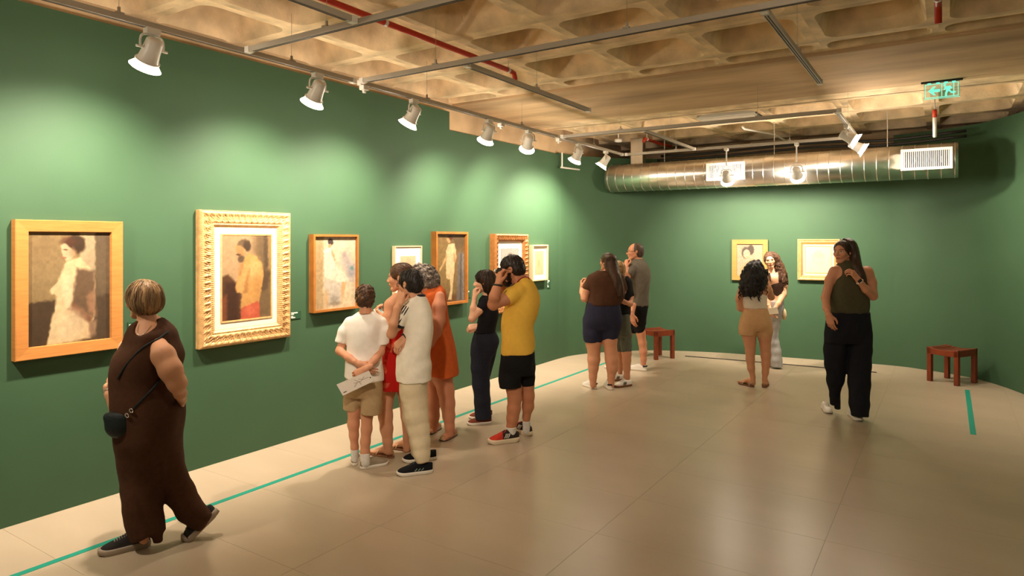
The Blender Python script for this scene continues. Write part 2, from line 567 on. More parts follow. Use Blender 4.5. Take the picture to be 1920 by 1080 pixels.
def grille(x0, x1, z0, z1):
    y = DY - DR - 0.012
    m = MB()
    t = 0.03
    for lo, hi in (((x0, y - 0.012, z0), (x0 + t, y + 0.03, z1)), ((x1 - t, y - 0.012, z0), (x1, y + 0.03, z1)),
                   ((x0 + t, y - 0.012, z0), (x1 - t, y + 0.03, z0 + t)), ((x0 + t, y - 0.012, z1 - t), (x1 - t, y + 0.03, z1))):
        m.box(tuple(np.subtract(lo, duct.location)), tuple(np.subtract(hi, duct.location)))
    g = m.build('grille', M_WHITE, duct)
    MB().box(tuple(np.subtract((x0 + t, y + 0.012, z0 + t), duct.location)), tuple(np.subtract((x1 - t, y + 0.02, z1 - t), duct.location))).build('grille_void', M_SLOT, duct)
    n = 23
    src = None
    for k in range(n):
        x = x0 + t + (x1 - x0 - 2 * t) * (k + 0.5) / n
        p = (x - duct.location[0], y - 0.004 - duct.location[1], (z0 + z1) / 2 - duct.location[2])
        if src is None:
            hz = (z1 - z0) / 2 - t
            src = MB().box((-0.005, -0.006, -hz), (0.005, 0.012, hz)).build('slat', M_WHITE, g, loc=p)
        else:
            link_copy(src, 'slat', g, p)
    # shallow boot between grille and the round pipe
    MB().box(tuple(np.subtract((x0 + 0.02, y + 0.02, z0 + 0.02), duct.location)), tuple(np.subtract((x1 - 0.02, y + 0.13, z1 - 0.02), duct.location))).build('grille_boot', M_DUCT, duct)
grille(-2.73, -2.225, 2.50, 2.735)
grille(-0.45, 0.056, 2.508, 2.755)
hang = MB()
for x in (-3.4, -1.9, -0.6):
    hang.tube([(x + 2.1, 0, 2 * DR), (x + 2.1, 0, ZC + 0.3 - DZ + DR)], 0.005, 6)
hang.build('hanger_rods', M_GREYM, duct)
tag(duct, 'round ribbed silver air duct with two white grilles under the far ceiling', 'air duct')
# riser box behind the left end of the duct
o = MB().box((-4.02, 9.44, 2.60), (-3.82, 9.56, 3.24)).build('duct_riser', M_DUCT, bevel=0.01)
tag(o, 'grey sheet-metal riser behind the left end of the round duct', 'duct')
# dark conduits above the duct
for i, (z, y, lb) in enumerate(((2.98, 9.75, 'upper dark conduit running above the silver duct'), (2.90, 9.6, 'lower dark conduit running along the top of the silver duct'))):
    m = MB()
    pts = [(-3.65, y, z), (-3.2, y, z - 0.01), (-2.2, y, z + 0.015), (-1.4, y, z + 0.03), (-0.6, y + 0.02, z), (0.2, y - 0.02, z + 0.04)]
    m.tube([tuple(p) for p in catmull(pts, 5)], 0.018, 8)
    tag(m.build('conduit', M_DARK, smooth=True), lb, 'conduit', 'conduits above the duct')

# ================================================================== PIPES AND CEILING BITS
def pipe(pts, r, material, label, name='sprinkler_pipe', clamps=()):
    e = empty(name, pts[0])
    q = [tuple(np.subtract(p, pts[0])) for p in pts]
    MB().tube(q, r, 12).build('tube', material, e, smooth=True)
    for c in clamps:
        c = Vector(c) - Vector(pts[0])
        k = MB()
        k.tube([c + Vector((0, -0.012, 0)), c + Vector((0, 0.012, 0))], r + 0.005, 12)
        k.tube([c, c + Vector((0, 0, ZC - (pts[0][2])))], 0.005, 6)
        k.build('clamp', M_WHITE, e)
    return tag(e, label, 'pipe', 'red sprinkler pipes')
ZP = 3.17
pipe([(-3.19, -1.0, ZP), (-3.175, 4.82, ZP), (-3.17, 4.885, ZP - 0.01), (-3.168, 4.90, ZP - 0.05), (-3.168, 4.90, ZP - 0.075)], 0.021, M_RED,
     'long red sprinkler pipe crossing the near waffle ceiling', clamps=[(-3.18, 3.3, ZP), (-3.175, 4.80, ZP)])
pipe([(-0.03, 1.5, ZP), (-0.045, 4.9, ZP), (-0.045, 4.98, ZP - 0.015), (-0.045, 5.0, ZP - 0.10)], 0.021, M_RED, 'red sprinkler pipe end at the top edge right of centre', clamps=[(-0.045, 4.8, ZP)])
pipe([(-3.67, 9.10, ZP - 0.05), (-3.67, 9.13, ZP), (-3.66, 9.7, ZP), (-3.62, 10.1, ZP)], 0.021, M_RED, 'short red pipe above the left part of the duct', clamps=[(-3.66, 9.2, ZP)])
e = pipe([(-0.11, 8.66, 3.25), (-0.11, 8.66, 3.13)], 0.006, M_GREYM, 'thin rod and red-collared white drop pipe above the right grille', name='drop_pipe')
m = MB(); m.tube([(0, 0, -0.12), (0, 0, -0.20)], 0.022, 12); m.build('red_collar', M_RED, e, smooth=True)
m = MB(); m.tube([(0, 0, -0.20), (0, 0.12, -0.40)], 0.020, 12); m.build('sleeve', M_WHITE, e, smooth=True)
# smoke detector
sd = empty('smoke_detector', (-4.02, 9.0, 3.13))
MB().lathe([(0.0, 0.045), (0.05, 0.045), (0.055, 0.03), (0.055, 0.012), (0.04, 0.0), (0.0, -0.004)], 24, cap=False).build('body', M_WHITE, sd, smooth=True)
MB().tube([(0, 0, 0.04), (0, 0, ZC - 3.13)], 0.008, 8).build('stem', M_WHITE, sd)
tag(sd, 'small white round smoke detector above the last wall spotlight', 'detector')
# white ceiling luminaire
lm = empty('ceiling_panel', (-2.295, 8.62, 3.235))
MB().box((-0.36, -0.28, 0.0), (0.36, 0.28, 0.055)).build('tray', M_WHITE, lm, bevel=0.01)
MB().box((-0.33, -0.25, -0.006), (0.33, 0.25, 0.0)).build('diffuser', mat('panel_white', rgb(226, 214, 196), 0.5), lm)
MB().box((0.362, -0.28, 0.0), (0.372, 0.28, 0.03)).build('dark_edge', M_DARK, lm)
tag(lm, 'unlit white rectangular ceiling panel behind the wide beam', 'ceiling panel')
cd = MB().tube([(-2.25, 8.98, 3.19), (-2.24, 9.05, 3.17), (-2.0, 9.7, 3.16), (-1.9, 10.0, 3.1)], 0.014, 8).build('white_conduit', M_WHITE, smooth=True)
tag(cd, 'thin white conduit running back from the white ceiling panel', 'conduit')
# little unlit lamp socket at the very top
sk = empty('lamp_socket', (-0.93, 3.30, 2.93))
MB().tube([(0, 0, 0.30), (0, 0, 0.02)], 0.004, 6).build('cord', M_WHITE, sk)
MB().box((-0.02, -0.015, -0.02), (0.02, 0.015, 0.03)).build('body', M_WHITE, sk, bevel=0.004)
for s in (-0.012, 0.012):
    MB().tube([(s, 0, -0.02), (s * 1.3, 0, -0.05)], 0.004, 6).build('prong', M_WHITE, sk)
tag(sk, 'small white fitting hanging at the top edge of the photo', 'fitting')
# small white adapters without lamps on the wall track
for x, y, lb in ((-3.745, 3.66, 'small white track junction box left of the third wall spotlight'), (-3.79, 5.60, 'small white track plug right of the fourth wall spotlight'),
                 (-3.80, 6.82, 'small white track plug between fifth and sixth wall spotlights')):
    b = empty('track_plug', (x, y, ZT - 0.05))
    MB().box((-0.025, -0.03, 0), (0.025, 0.03, 0.036)).build('body', M_WHITE, b, bevel=0.004)
    MB().tube([(0, 0, 0.004), (0, 0, -0.02)], 0.014, 10).build('nub', M_WHITE, b)
    tag(b, lb, 'track plug', 'track plugs')
# conduit bracket below the sixth spotlight
br = empty('wall_bracket', (-4.60, 8.0, 2.75))
MB().tube([(0, 0.35, 0.20), (0, 0.35, 0.0), (0.02, 0.35, -0.02)], 0.012, 8).build('drop', M_WHITE, br)
MB().tube([(0.02, 0.28, -0.02), (0.03, 1.0, 0.0)], 0.012, 8).build('bar', M_WHITE, br)
tag(br, 'thin white bar on the wall behind the sixth spotlight', 'bracket')

# ================================================================== EXIT SIGN
ex = empty('exit_sign', (-0.04, 7.55, 3.05))
MB().box((-0.168, -0.02, 0.155), (0.168, 0.02, 0.19)).build('housing', M_DARK, ex, bevel=0.003)
M_ACR = mat('clear_acrylic', rgb(190, 235, 215), 0.05, alpha=0.22, spec=0.3)
MB().box((-0.145, -0.003, 0.0), (0.145, 0.003, 0.155)).build('acrylic_panel', M_ACR, ex)
M_EXIT = mat('lit_green_pictogram', rgb(120, 240, 205), 0.5, emit=0.9, ecol=rgb(120, 240, 215))
def exitpart(name, polys):
    m = MB()
    R = Matrix(((1, 0, 0, 0), (0, 0, 1, 0), (0, 1, 0, 0), (0, 0, 0, 1)))
    for p in polys:
        m.prism(p, -0.0065, -0.0032, R)
    return m.build(name, M_EXIT, ex)
def rect(x0, y0, x1, y1):
    return [(x0, y0), (x1, y0), (x1, y1), (x0, y1)]
exitpart('sign_border', [rect(-0.134, 0.012, -0.129, 0.142), rect(0.129, 0.012, 0.134, 0.142), rect(-0.134, 0.012, 0.134, 0.017), rect(-0.134, 0.138, 0.134, 0.142), rect(-0.002, 0.017, 0.004, 0.138), rect(-0.145, 0.0, 0.145, 0.004)])
exitpart('arrow', [[(-0.108, 0.078), (-0.066, 0.120), (-0.046, 0.120), (-0.068, 0.092), (-0.014, 0.092), (-0.014, 0.064), (-0.068, 0.064), (-0.046, 0.036), (-0.066, 0.036)]])
exitpart('door_line', [rect(0.093, 0.017, 0.100, 0.138)])
head = [(0.024 + 0.011 * math.cos(t), 0.124 + 0.011 * math.sin(t)) for t in np.linspace(0, 2 * PI, 16, endpoint=False)]
exitpart('running_figure', [head, [(0.022, 0.110), (0.070, 0.112), (0.072, 0.080), (0.058, 0.066), (0.036, 0.066), (0.034, 0.086)],
                            [(0.036, 0.070), (0.056, 0.070), (0.044, 0.046), (0.042, 0.018), (0.026, 0.018), (0.028, 0.050)],
                            [(0.050, 0.072), (0.066, 0.072), (0.082, 0.056), (0.112, 0.056), (0.112, 0.044), (0.076, 0.042)],
                            [(0.026, 0.104), (0.014, 0.080), (0.024, 0.076), (0.036, 0.094)], [(0.066, 0.110), (0.086, 0.094), (0.080, 0.086), (0.064, 0.096)]])
for k, x in enumerate((-0.10, -0.03, 0.035, 0.097)):
    MB().box((x - 0.014, -0.006, 0.142), (x + 0.014, 0.006, 0.156)).build('led', M_EXIT, ex)
tag(ex, 'green lit exit sign with arrow and running figure under the beam', 'exit sign')

# ================================================================== BENCHES
def bench(loc, rz, label, w=0.36, d=0.40, h=0.415):
    r = empty('wooden_stool', loc, rz)
    for sx in (-1, 1):
        for sy in (-1, 1):
            x, y = sx * (w / 2 - 0.025), sy * (d / 2 - 0.025)
            MB().box((x - 0.025, y - 0.025, 0), (x + 0.025, y + 0.025, h - 0.012)).build('leg', M_WOOD, r, bevel=0.004)
    for sy in (-1, 1):
        y = sy * (d / 2 - 0.02)
        v = []
        n = 9
        m = MB()
        top = [(x, h - 0.022 * (1 - (2 * x / w) ** 2)) for x in np.linspace(-w / 2, w / 2, n)]
        poly = [(-w / 2, h - 0.085)] + [(w / 2, h - 0.085)] + top[::-1]
        R = Matrix(((1, 0, 0, 0), (0, 0, 1, 0), (0, 1, 0, 0), (0, 0, 0, 1)))
        m.prism(poly, y - 0.02, y + 0.02, R)
        m.build('apron', M_WOOD, r, bevel=0.003)
    for sx in (-1, 1):
        x = sx * (w / 2 - 0.02)
        MB().box((x - 0.018, -d / 2 + 0.04, h - 0.085), (x + 0.018, d / 2 - 0.04, h - 0.005)).build('apron', M_WOOD, r, bevel=0.003)
    nS = 6
    for k in range(nS):
        x = (k - (nS - 1) / 2) * (w - 0.06) / nS
        z = h - 0.020 * (1 - (2 * x / w) ** 2)
        sw = (w - 0.06) / nS / 2 - 0.004
        MB().box((x - sw, -d / 2 + 0.01, z - 0.018), (x + sw, d / 2 - 0.01, z)).build('seat_slat', M_WOOD, r, bevel=0.003)
    return tag(r, label, 'stool', 'dark wooden stools')
bench((0.053, 9.56, 0), -0.52, 'red-brown wooden stool by the right wall near the short tape')
bench((-3.50, 9.22, 0), -0.55, 'red-brown wooden stool partly behind the person in grey tee', w=0.34, d=0.34)
# ================================================================== PAINTINGS
def smooth_noise(ny, nx, cells, seed):
    r = np.random.default_rng(seed)
    cy, cx = cells
    g = r.random((cy + 2, cx + 2))
    y = np.linspace(0, cy, ny)[:, None]
    x = np.linspace(0, cx, nx)[None, :]
    yi, xi = np.floor(y).astype(int).clip(0, cy), np.floor(x).astype(int).clip(0, cx)
    fy, fx = y - yi, x - xi
    fy, fx = fy * fy * (3 - 2 * fy), fx * fx * (3 - 2 * fx)
    return (g[yi, xi] * (1 - fy) * (1 - fx) + g[yi + 1, xi] * fy * (1 - fx) + g[yi, xi + 1] * (1 - fy) * fx + g[yi + 1, xi + 1] * fy * fx)

class Paint:
    """soft brush painting into a colour grid that becomes the canvas mesh"""
    def __init__(s, nx, ny, base, box, seed=1):
        s.nx, s.ny, s.box, s.seed = nx, ny, box, seed
        s.c = np.ones((ny, nx, 3)) * np.array(base) / 255.0
        x0, y0, x1, y1 = box
        s.X, s.Y = np.meshgrid(np.linspace(x0, x1, nx), np.linspace(y0, y1, ny))
        s.wob(seed)
    def wob(s, seed):
        k = (s.box[2] - s.box[0]) * 0.012
        s.wx = (smooth_noise(s.ny, s.nx, (34, 26), seed) - 0.5) * 2 * k
        s.wy = (smooth_noise(s.ny, s.nx, (34, 26), seed + 9) - 0.5) * 2 * k
    def blend(s, m, col, a=1.0):
        col = np.array(col) / 255.0
        m = (m * a)[..., None]
        s.c = s.c * (1 - m) + col * m
    def poly(s, pts, col, soft=4.0, a=1.0):
        P = np.array(pts, float)
        X, Y = s.X + s.wx, s.Y + s.wy
        d = np.full(X.shape, 1e9)
        ins = np.zeros(X.shape, bool)
        n = len(P)
        for i in range(n):
            (ax, ay), (bx, by) = P[i], P[(i + 1) % n]
            ex, ey = bx - ax, by - ay
            t = np.clip(((X - ax) * ex + (Y - ay) * ey) / (ex * ex + ey * ey + 1e-9), 0, 1)
            d = np.minimum(d, np.hypot(X - ax - t * ex, Y - ay - t * ey))
            c = (ay > Y) != (by > Y)
            xx = ax + (Y - ay) * ex / (ey if abs(ey) > 1e-9 else 1e-9)
            ins ^= c & (X < xx)
        sd = np.where(ins, -d, d)
        s.blend(np.clip(0.5 - sd / (2 * soft), 0, 1), col, a)
        return s
    def ell(s, cx, cy, rx, ry, col, soft=0.25, a=1.0, rot=0.0):
        X, Y = s.X + s.wx - cx, s.Y + s.wy - cy
        c, q = math.cos(rot), math.sin(rot)
        d = np.hypot((X * c + Y * q) / rx, (-X * q + Y * c) / ry)
        s.blend(np.clip((1 + soft / 2 - d) / soft, 0, 1), col, a)
        return s
    def mottle(s, amp=0.12, cells=(30, 22)):
        n = smooth_noise(s.ny, s.nx, cells, s.seed + 3) + 0.6 * smooth_noise(s.ny, s.nx, (cells[0] * 2, cells[1] * 3), s.seed + 4)
        s.c = np.clip(s.c * (1 + amp * (n[..., None] - 0.8)), 0, 1)
        return s

def canvas(paint, w, h, parent, depth_x, name='canvas', rough=0.5):
    """flat painted sheet in the local y-z plane of a frame (y across, z up), facing +x"""
    ny, nx = paint.ny, paint.nx
    yy, zz = np.meshgrid(np.linspace(-w / 2, w / 2, nx), np.linspace(h / 2, -h / 2, ny))
    v = np.stack([np.full(yy.shape, depth_x), yy, zz], -1).reshape(-1, 3)
    i = np.arange(ny * nx).reshape(ny, nx)
    f = np.stack([i[1:, :-1], i[1:, 1:], i[:-1, 1:], i[:-1, :-1]], -1).reshape(-1, 4)
    m = mat('painted_canvas_%s' % rough, (1, 1, 1, 1), rough, attr='Col', bump=0.08, bscale=220, spec=0.3)
    return mesh_obj(name, v, f, m, parent, cols=lin(paint.c.reshape(-1, 3)) * 0.46, smooth=True)

def rails(parent, w, h, prof, material, name='frame_rail', carve=0.0, beads=0, segs=1):
    """four mitred rails; prof = [(inward distance from the outer edge, x height)], carve = carved relief depth"""
    for side in range(4):
        L = h if side in (0, 2) else w
        n = max(2, int(segs * L / 0.012)) if carve else 2
        v, f = [], []
        pr = np.array(prof, float)
        if carve:
            t = np.linspace(0, len(pr) - 1, 26)
            pr = np.stack([np.interp(t, np.arange(len(pr)), pr[:, 0]), np.interp(t, np.arange(len(pr)), pr[:, 1])], -1)
        k = len(pr)
        dmax = pr[:, 0].max()
        for i in range(n + 1):
            for (d, x) in pr:
                a = -L / 2 + d + (L - 2 * d) * i / n
                xx = x
                if carve and 0.06 < d / dmax < 0.95 and x > 0.012:
                    q = d / dmax
                    if q < 0.22:
                        xx += carve * 0.6 * abs(math.sin(a * 2 * PI / 0.028))
                    elif q < 0.66:
                        ph = a * 2 * PI / 0.052
                        xx += carve * (math.sin(ph + 5.5 * q * PI) * math.cos(q * 21 + 1.3 * math.sin(ph)) + 0.35 * math.sin(ph * 3.1 + q * 17))
                    else:
                        xx += carve * 0.35 * max(0, math.sin(a * 2 * PI / 0.016))
                b = (w if side in (0, 2) else h) / 2 - d
                if side == 0: p = (xx, -b, a)
                elif side == 1: p = (xx, a, b)
                elif side == 2: p = (xx, b, -a)
                else: p = (xx, -a, -b)
                v.append(p)
        for i in range(n):
            for j in range(k - 1):
                f.append((i * k + j, i * k + j + 1, (i + 1) * k + j + 1, (i + 1) * k + j))
        f.append(tuple(range(k - 1, -1, -1)))
        f.append(tuple(range(n * k, n * k + k)))
        o = mesh_obj(name, v, f, material, parent, smooth=bool(carve))

def sheet(parent, w, h, x, material, name):
    return MB().box((x - 0.004, -w / 2, -h / 2), (x, w / 2, h / 2)).build(name, material, parent)

M_OAK = mat('light_oak_frame', rgb(184, 122, 62), 0.45, noise=0.16, nscale=9, stretch=(1, 1, 9))
M_OAKH = mat('light_oak_frame_b', rgb(224, 168, 96), 0.45, noise=0.16, nscale=9, stretch=(1, 9, 1))
M_GOLD = mat('carved_gold_frame', rgb(204, 160, 104), 0.38, noise=0.25, nscale=26, metal=0.15)
M_GOLD2 = mat('bronze_gold_frame', rgb(150, 98, 52), 0.35, noise=0.3, nscale=26, metal=0.2)
M_THIN = mat('honey_wood_frame', rgb(156, 98, 42), 0.42, noise=0.2, nscale=12)
M_CREAMF = mat('cream_wood_frame', rgb(206, 176, 136), 0.5)
M_MAT = mat('white_passepartout', rgb(224, 210, 188), 0.7)
M_TAN = mat('tan_mount', rgb(190, 148, 96), 0.6)
M_FRSIDE = mat('brown_frame_side', rgb(120, 72, 38), 0.5)

def framed(loc, rz, label, cat='painting'):
    r = empty('framed_painting', loc, rz)
    return tag(r, label, cat, 'framed pictures on the green walls')

def hang_left(y0, y1, z0, z1, label):
    return framed((X0, (y0 + y1) / 2, (z0 + z1) / 2), 0, label), y1 - y0, z1 - z0

# 1: pale figure with turned head in a broad oak frame
e, w, h = hang_left(1.685, 2.30, 0.98, 1.822, 'large oil painting of a pale woman seen from behind in a broad plain oak frame')
rails(e, w, h, [(0, 0.0), (0, 0.052), (0.004, 0.056), (0.070, 0.050), (0.074, 0.030)], M_OAK)
p = Paint(120, 160, (158, 130, 86), (170, 180, 705, 918), 11)
p.ell(300, 400, 190, 200, (176, 148, 104), 1.2, 0.8).ell(250, 300, 100, 120, (160, 130, 88), 1.4, .7)
p.poly([(500, 170), (606, 170), (606, 470), (500, 380)], (205, 180, 140), 8)
p.poly([(606, 170), (720, 170), (720, 930), (606, 930)], (118, 98, 74), 10)
p.ell(670, 470, 60, 160, (132, 110, 84), 1.2, .6)
p.poly([(160, 640), (345, 625), (330, 930), (160, 930)], (88, 68, 48), 8)
p.poly([(480, 640), (720, 600), (720, 930), (520, 930)], (92, 74, 56), 14, .8)
p.poly([(440, 365), (400, 390), (378, 450), (350, 515), (306, 556), (312, 584), (346, 606), (336, 690), (312, 760), (288, 925), (575, 900), (566, 800), (600, 770), (606, 560), (596, 450), (545, 395), (500, 350)], (250, 216, 164), 6)
p.poly([(478, 420), (600, 440), (604, 690), (590, 760), (470, 700), (440, 640), (462, 560)], (112, 86, 64), 14, .9)
p.poly([(440, 640), (500, 690), (590, 760), (570, 800), (470, 740), (420, 690)], (150, 104, 76), 10)
p.poly([(540, 620), (600, 560), (610, 760), (560, 720)], (188, 140, 104), 12, .8)
p.poly([(560, 790), (612, 780), (605, 880), (560, 900)], (190, 150, 116), 10, .8)
p.poly([(380, 460), (450, 470), (440, 690), (400, 680), (385, 600)], (252, 224, 176), 10)
p.ell(420, 820, 90, 110, (252, 226, 178), .8, .7)
p.ell(480, 790, 60, 80, (226, 192, 150), 1.0, .5)
p.ell(470, 262, 68, 66, (84, 62, 44), .3).ell(420, 240, 50, 34, (110, 66, 46), .6, .6)
p.poly([(372, 262), (376, 312), (392, 352), (408, 378), (440, 366), (466, 330), (446, 288), (408, 258)], (236, 200, 156), 5)
p.ell(402, 292, 16, 6, (120, 84, 62), .8).ell(394, 350, 14, 6, (196, 120, 96), .8).ell(450, 320, 22, 34, (214, 168, 124), 1, .8)
canvas(p.mottle(0.10), w - 0.148, h - 0.148, e, 0.030)

# 2: bearded man with bare back in a carved gold frame
e, w, h = hang_left(2.845, 3.66, 0.890, 1.925, 'oil painting of a bare-backed man in a wide carved gold frame with white mat')
rails(e, w, h, [(0, 0.0), (0, 0.045), (0.02, 0.062), (0.05, 0.055), (0.085, 0.058), (0.10, 0.048), (0.108, 0.052), (0.122, 0.040), (0.130, 0.036)], M_GOLD, carve=0.008, segs=3)
sheet(e, w - 0.25, h - 0.25, 0.036, M_MAT, 'passepartout')
rails(e, w - 0.356, h - 0.356, [(0, 0.034), (0, 0.042), (0.012, 0.040), (0.012, 0.030)], M_GOLD, name='slip')
p = Paint(110, 170, (206, 168, 124), (195, 228, 540, 830), 21)
p.poly([(420, 220), (550, 220), (550, 840), (400, 840)], (132, 106, 74), 30)
p.poly([(485, 220), (515, 220), (520, 460), (490, 480)], (96, 78, 58), 8, .8).poly([(515, 220), (545, 220), (545, 480), (522, 470)], (176, 138, 92), 6)
p.poly([(190, 520), (240, 505), (268, 540), (330, 620), (330, 840), (190, 840)], (104, 70, 46), 10)
p.poly([(215, 560), (300, 560), (310, 840), (225, 840)], (74, 48, 34), 14, .9).poly([(190, 680), (230, 640), (230, 840), (190, 840)], (150, 84, 52), 12, .8)
p.poly([(480, 480), (540, 500), (510, 620), (470, 640)], (98, 76, 54), 12, .9)
p.poly([(370, 350), (340, 410), (318, 480), (284, 598), (296, 636), (338, 642), (322, 700), (320, 760), (452, 722), (470, 610), (486, 510), (474, 440), (430, 380)], (226, 168, 96), 5)
p.poly([(340, 440), (384, 440), (378, 560), (340, 640), (300, 630), (300, 590)], (236, 182, 112), 8, .8)
p.ell(420, 470, 46, 80, (238, 190, 122), 1, .8).poly([(350, 560), (384, 470), (372, 640), (340, 650)], (186, 128, 72), 8, .7).ell(440, 600, 24, 90, (200, 146, 82), 1, .6)
p.poly([(322, 750), (440, 708), (458, 730), (458, 840), (320, 840)], (218, 104, 72), 5).ell(390, 770, 40, 40, (232, 126, 92), 1, .7)
p.ell(345, 298, 46, 42, (124, 100, 72), .3).ell(366, 306, 26, 36, (88, 68, 50), .6)
p.poly([(284, 306), (290, 340), (306, 380), (330, 384), (356, 360), (352, 326), (320, 300)], (202, 150, 96), 6)
p.ell(326, 398, 22, 26, (112, 88, 66), .6).ell(306, 366, 18, 8, (84, 60, 44), .8, .8).ell(346, 344, 8, 14, (216, 160, 104), .5)
p.poly([(318, 430), (346, 430), (320, 520), (306, 520)], (204, 150, 92), 6)
canvas(p.mottle(0.10), w - 0.375, h - 0.375, e, 0.0375)

# 3: seated pale figure in a thin honey frame
e, w, h = hang_left(3.89, 4.42, 1.065, 1.750, 'painting of a seated figure in cream and lilac tones in a thin honey-wood frame')
rails(e, w, h, [(0, 0.0), (0, 0.062), (0.020, 0.062), (0.020, 0.030)], M_THIN)
p = Paint(100, 140, (240, 220, 184), (130, 130, 540, 880), 31)
p.poly([(120, 120), (222, 120), (222, 890), (120, 890)], (206, 176, 128), 10).ell(170, 400, 40, 200, (190, 156, 108), 1.4, .6)
p.ell(440, 380, 50, 90, (200, 186, 176), 1, .9).ell(500, 500, 50, 90, (178, 172, 176), 1, .9).ell(505, 470, 16, 24, (120, 158, 148), .8).ell(430, 320, 20, 34, (176, 160, 152), 1, .8)
p.poly([(236, 190), (262, 176), (300, 240), (312, 330), (344, 450), (430, 520), (474, 586), (440, 622), (320, 590), (234, 545), (230, 330)], (250, 236, 208), 6)
p.ell(290, 186, 26, 38, (84, 70, 64), .3).ell(282, 226, 18, 22, (222, 170, 120), .6)
p.poly([(236, 180), (258, 176), (256, 250), (236, 250)], (240, 204, 156), 5).poly([(300, 250), (322, 300), (342, 380), (326, 390), (300, 310)], (222, 176, 128), 6)
p.poly([(398, 610), (444, 610), (410, 840), (384, 840)], (234, 186, 128), 6)
p.poly([(232, 570), (396, 610), (392, 840), (240, 850)], (226, 212, 190), 10).ell(330, 780, 44, 40, (180, 168, 152), 1, .8).ell(330, 830, 60, 20, (168, 150, 122), 1, .8)
p.ell(470, 800, 70, 80, (244, 222, 178), 1, .8).ell(250, 780, 24, 90, (232, 188, 130), 1, .8)
canvas(p.mottle(0.13), w - 0.04, h - 0.04, e, 0.036)

# 4: small sheet in a white mat
e, w, h = hang_left(4.93, 5.34, 1.12, 1.640, 'small pale drawing in white mat behind the heads of the group in white and red')
rails(e, w, h, [(0, 0.0), (0, 0.040), (0.010, 0.040), (0.010, 0.025)], M_CREAMF)
sheet(e, w - 0.02, h - 0.02, 0.028, M_MAT, 'passepartout')
p = Paint(50, 60, (238, 214, 170), (0, 0, 100, 120), 41)
p.ell(50, 50, 26, 34, (222, 192, 146), .8, .8).ell(50, 70, 30, 20, (216, 186, 140), 1, .6)
canvas(p.mottle(0.08), w * 0.56, h * 0.6, e, 0.0305)

# 5: tall standing figure
e, w, h = hang_left(5.53, 6.10, 0.985, 1.792, 'tall oil painting of a pale standing figure in a thin honey-wood frame')
rails(e, w, h, [(0, 0.0), (0, 0.075), (0.026, 0.075), (0.028, 0.04)], M_THIN)
p = Paint(100, 160, (146, 116, 70), (140, 110, 440, 865), 51)
p.ell(210, 450, 70, 220, (166, 134, 80), 1.3, .7).ell(390, 190, 90, 110, (104, 84, 58), 1, .9).poly([(140, 760), (440, 800), (440, 870), (140, 870)], (112, 74, 44), 20, .8)
p.poly([(368, 330), (396, 308), (430, 330), (440, 860), (348, 860)], (128, 118, 110), 6).poly([(392, 330), (404, 330), (400, 850), (384, 850)], (92, 84, 78), 4, .8).poly([(416, 340), (426, 340), (430, 850), (414, 850)], (168, 158, 146), 4, .7)
p.poly([(262, 228), (300, 214), (326, 216), (344, 290), (352, 372), (334, 420), (330, 500), (318, 620), (306, 760), (296, 842), (262, 838), (286, 720), (282, 610), (262, 612), (244, 590), (240, 440), (250, 370), (240, 300)], (240, 208, 156), 4)
p.ell(290, 400, 34, 90, (246, 216, 166), 1, .7).poly([(322, 300), (350, 372), (336, 430), (318, 420)], (198, 152, 98), 5, .8)
p.poly([(244, 340), (256, 370), (214, 460), (180, 520), (172, 510), (196, 450)], (226, 184, 124), 4)
p.ell(286, 150, 26, 28, (104, 62, 40), .4).poly([(246, 160), (256, 200), (276, 214), (288, 190), (270, 156)], (222, 170, 116), 4)
canvas(p.mottle(0.15), w - 0.054, h - 0.054, e, 0.045)

# 6: grey picture in bronze frame
e, w, h = hang_left(6.63, 7.39, 0.80, 1.775, 'grey picture in white mat and deep bronze carved frame behind the person in yellow')
rails(e, w, h, [(0, 0.0), (0, 0.085), (0.02, 0.095), (0.06, 0.085), (0.075, 0.078), (0.095, 0.06), (0.10, 0.04)], M_GOLD2, carve=0.008, segs=3)
sheet(e, w - 0.19, h - 0.19, 0.045, M_MAT, 'passepartout')
p = Paint(70, 90, (186, 178, 166), (835, 222, 1045, 560), 61)
p.ell(945, 320, 50, 62, (98, 90, 82), .3).ell(978, 310, 18, 40, (236, 226, 208), .4).poly([(890, 350), (1010, 350), (1040, 570), (850, 570)], (80, 74, 68), 8)
canvas(p.mottle(0.1), w - 0.34, h - 0.36, e, 0.048)

# 7: small cream frame
e, w, h = hang_left(7.545, 7.95, 1.152, 1.635, 'small cream-framed faint sketch, last picture before the left corner')
rails(e, w, h, [(0, 0.0), (0, 0.062), (0.016, 0.062), (0.016, 0.03)], M_CREAMF)
sheet(e, w - 0.03, h - 0.03, 0.034, M_MAT, 'passepartout')
p = Paint(60, 90, (232, 210, 160), (0, 0, 100, 150), 71)
p.ell(45, 45, 17, 24, (200, 176, 130), .3, .8).ell(45, 45, 14, 20, (232, 208, 160), .3, .9).ell(44, 80, 14, 26, (212, 186, 138), 1, .7)
canvas(p.mottle(0.07), w * 0.56, h * 0.66, e, 0.0365)

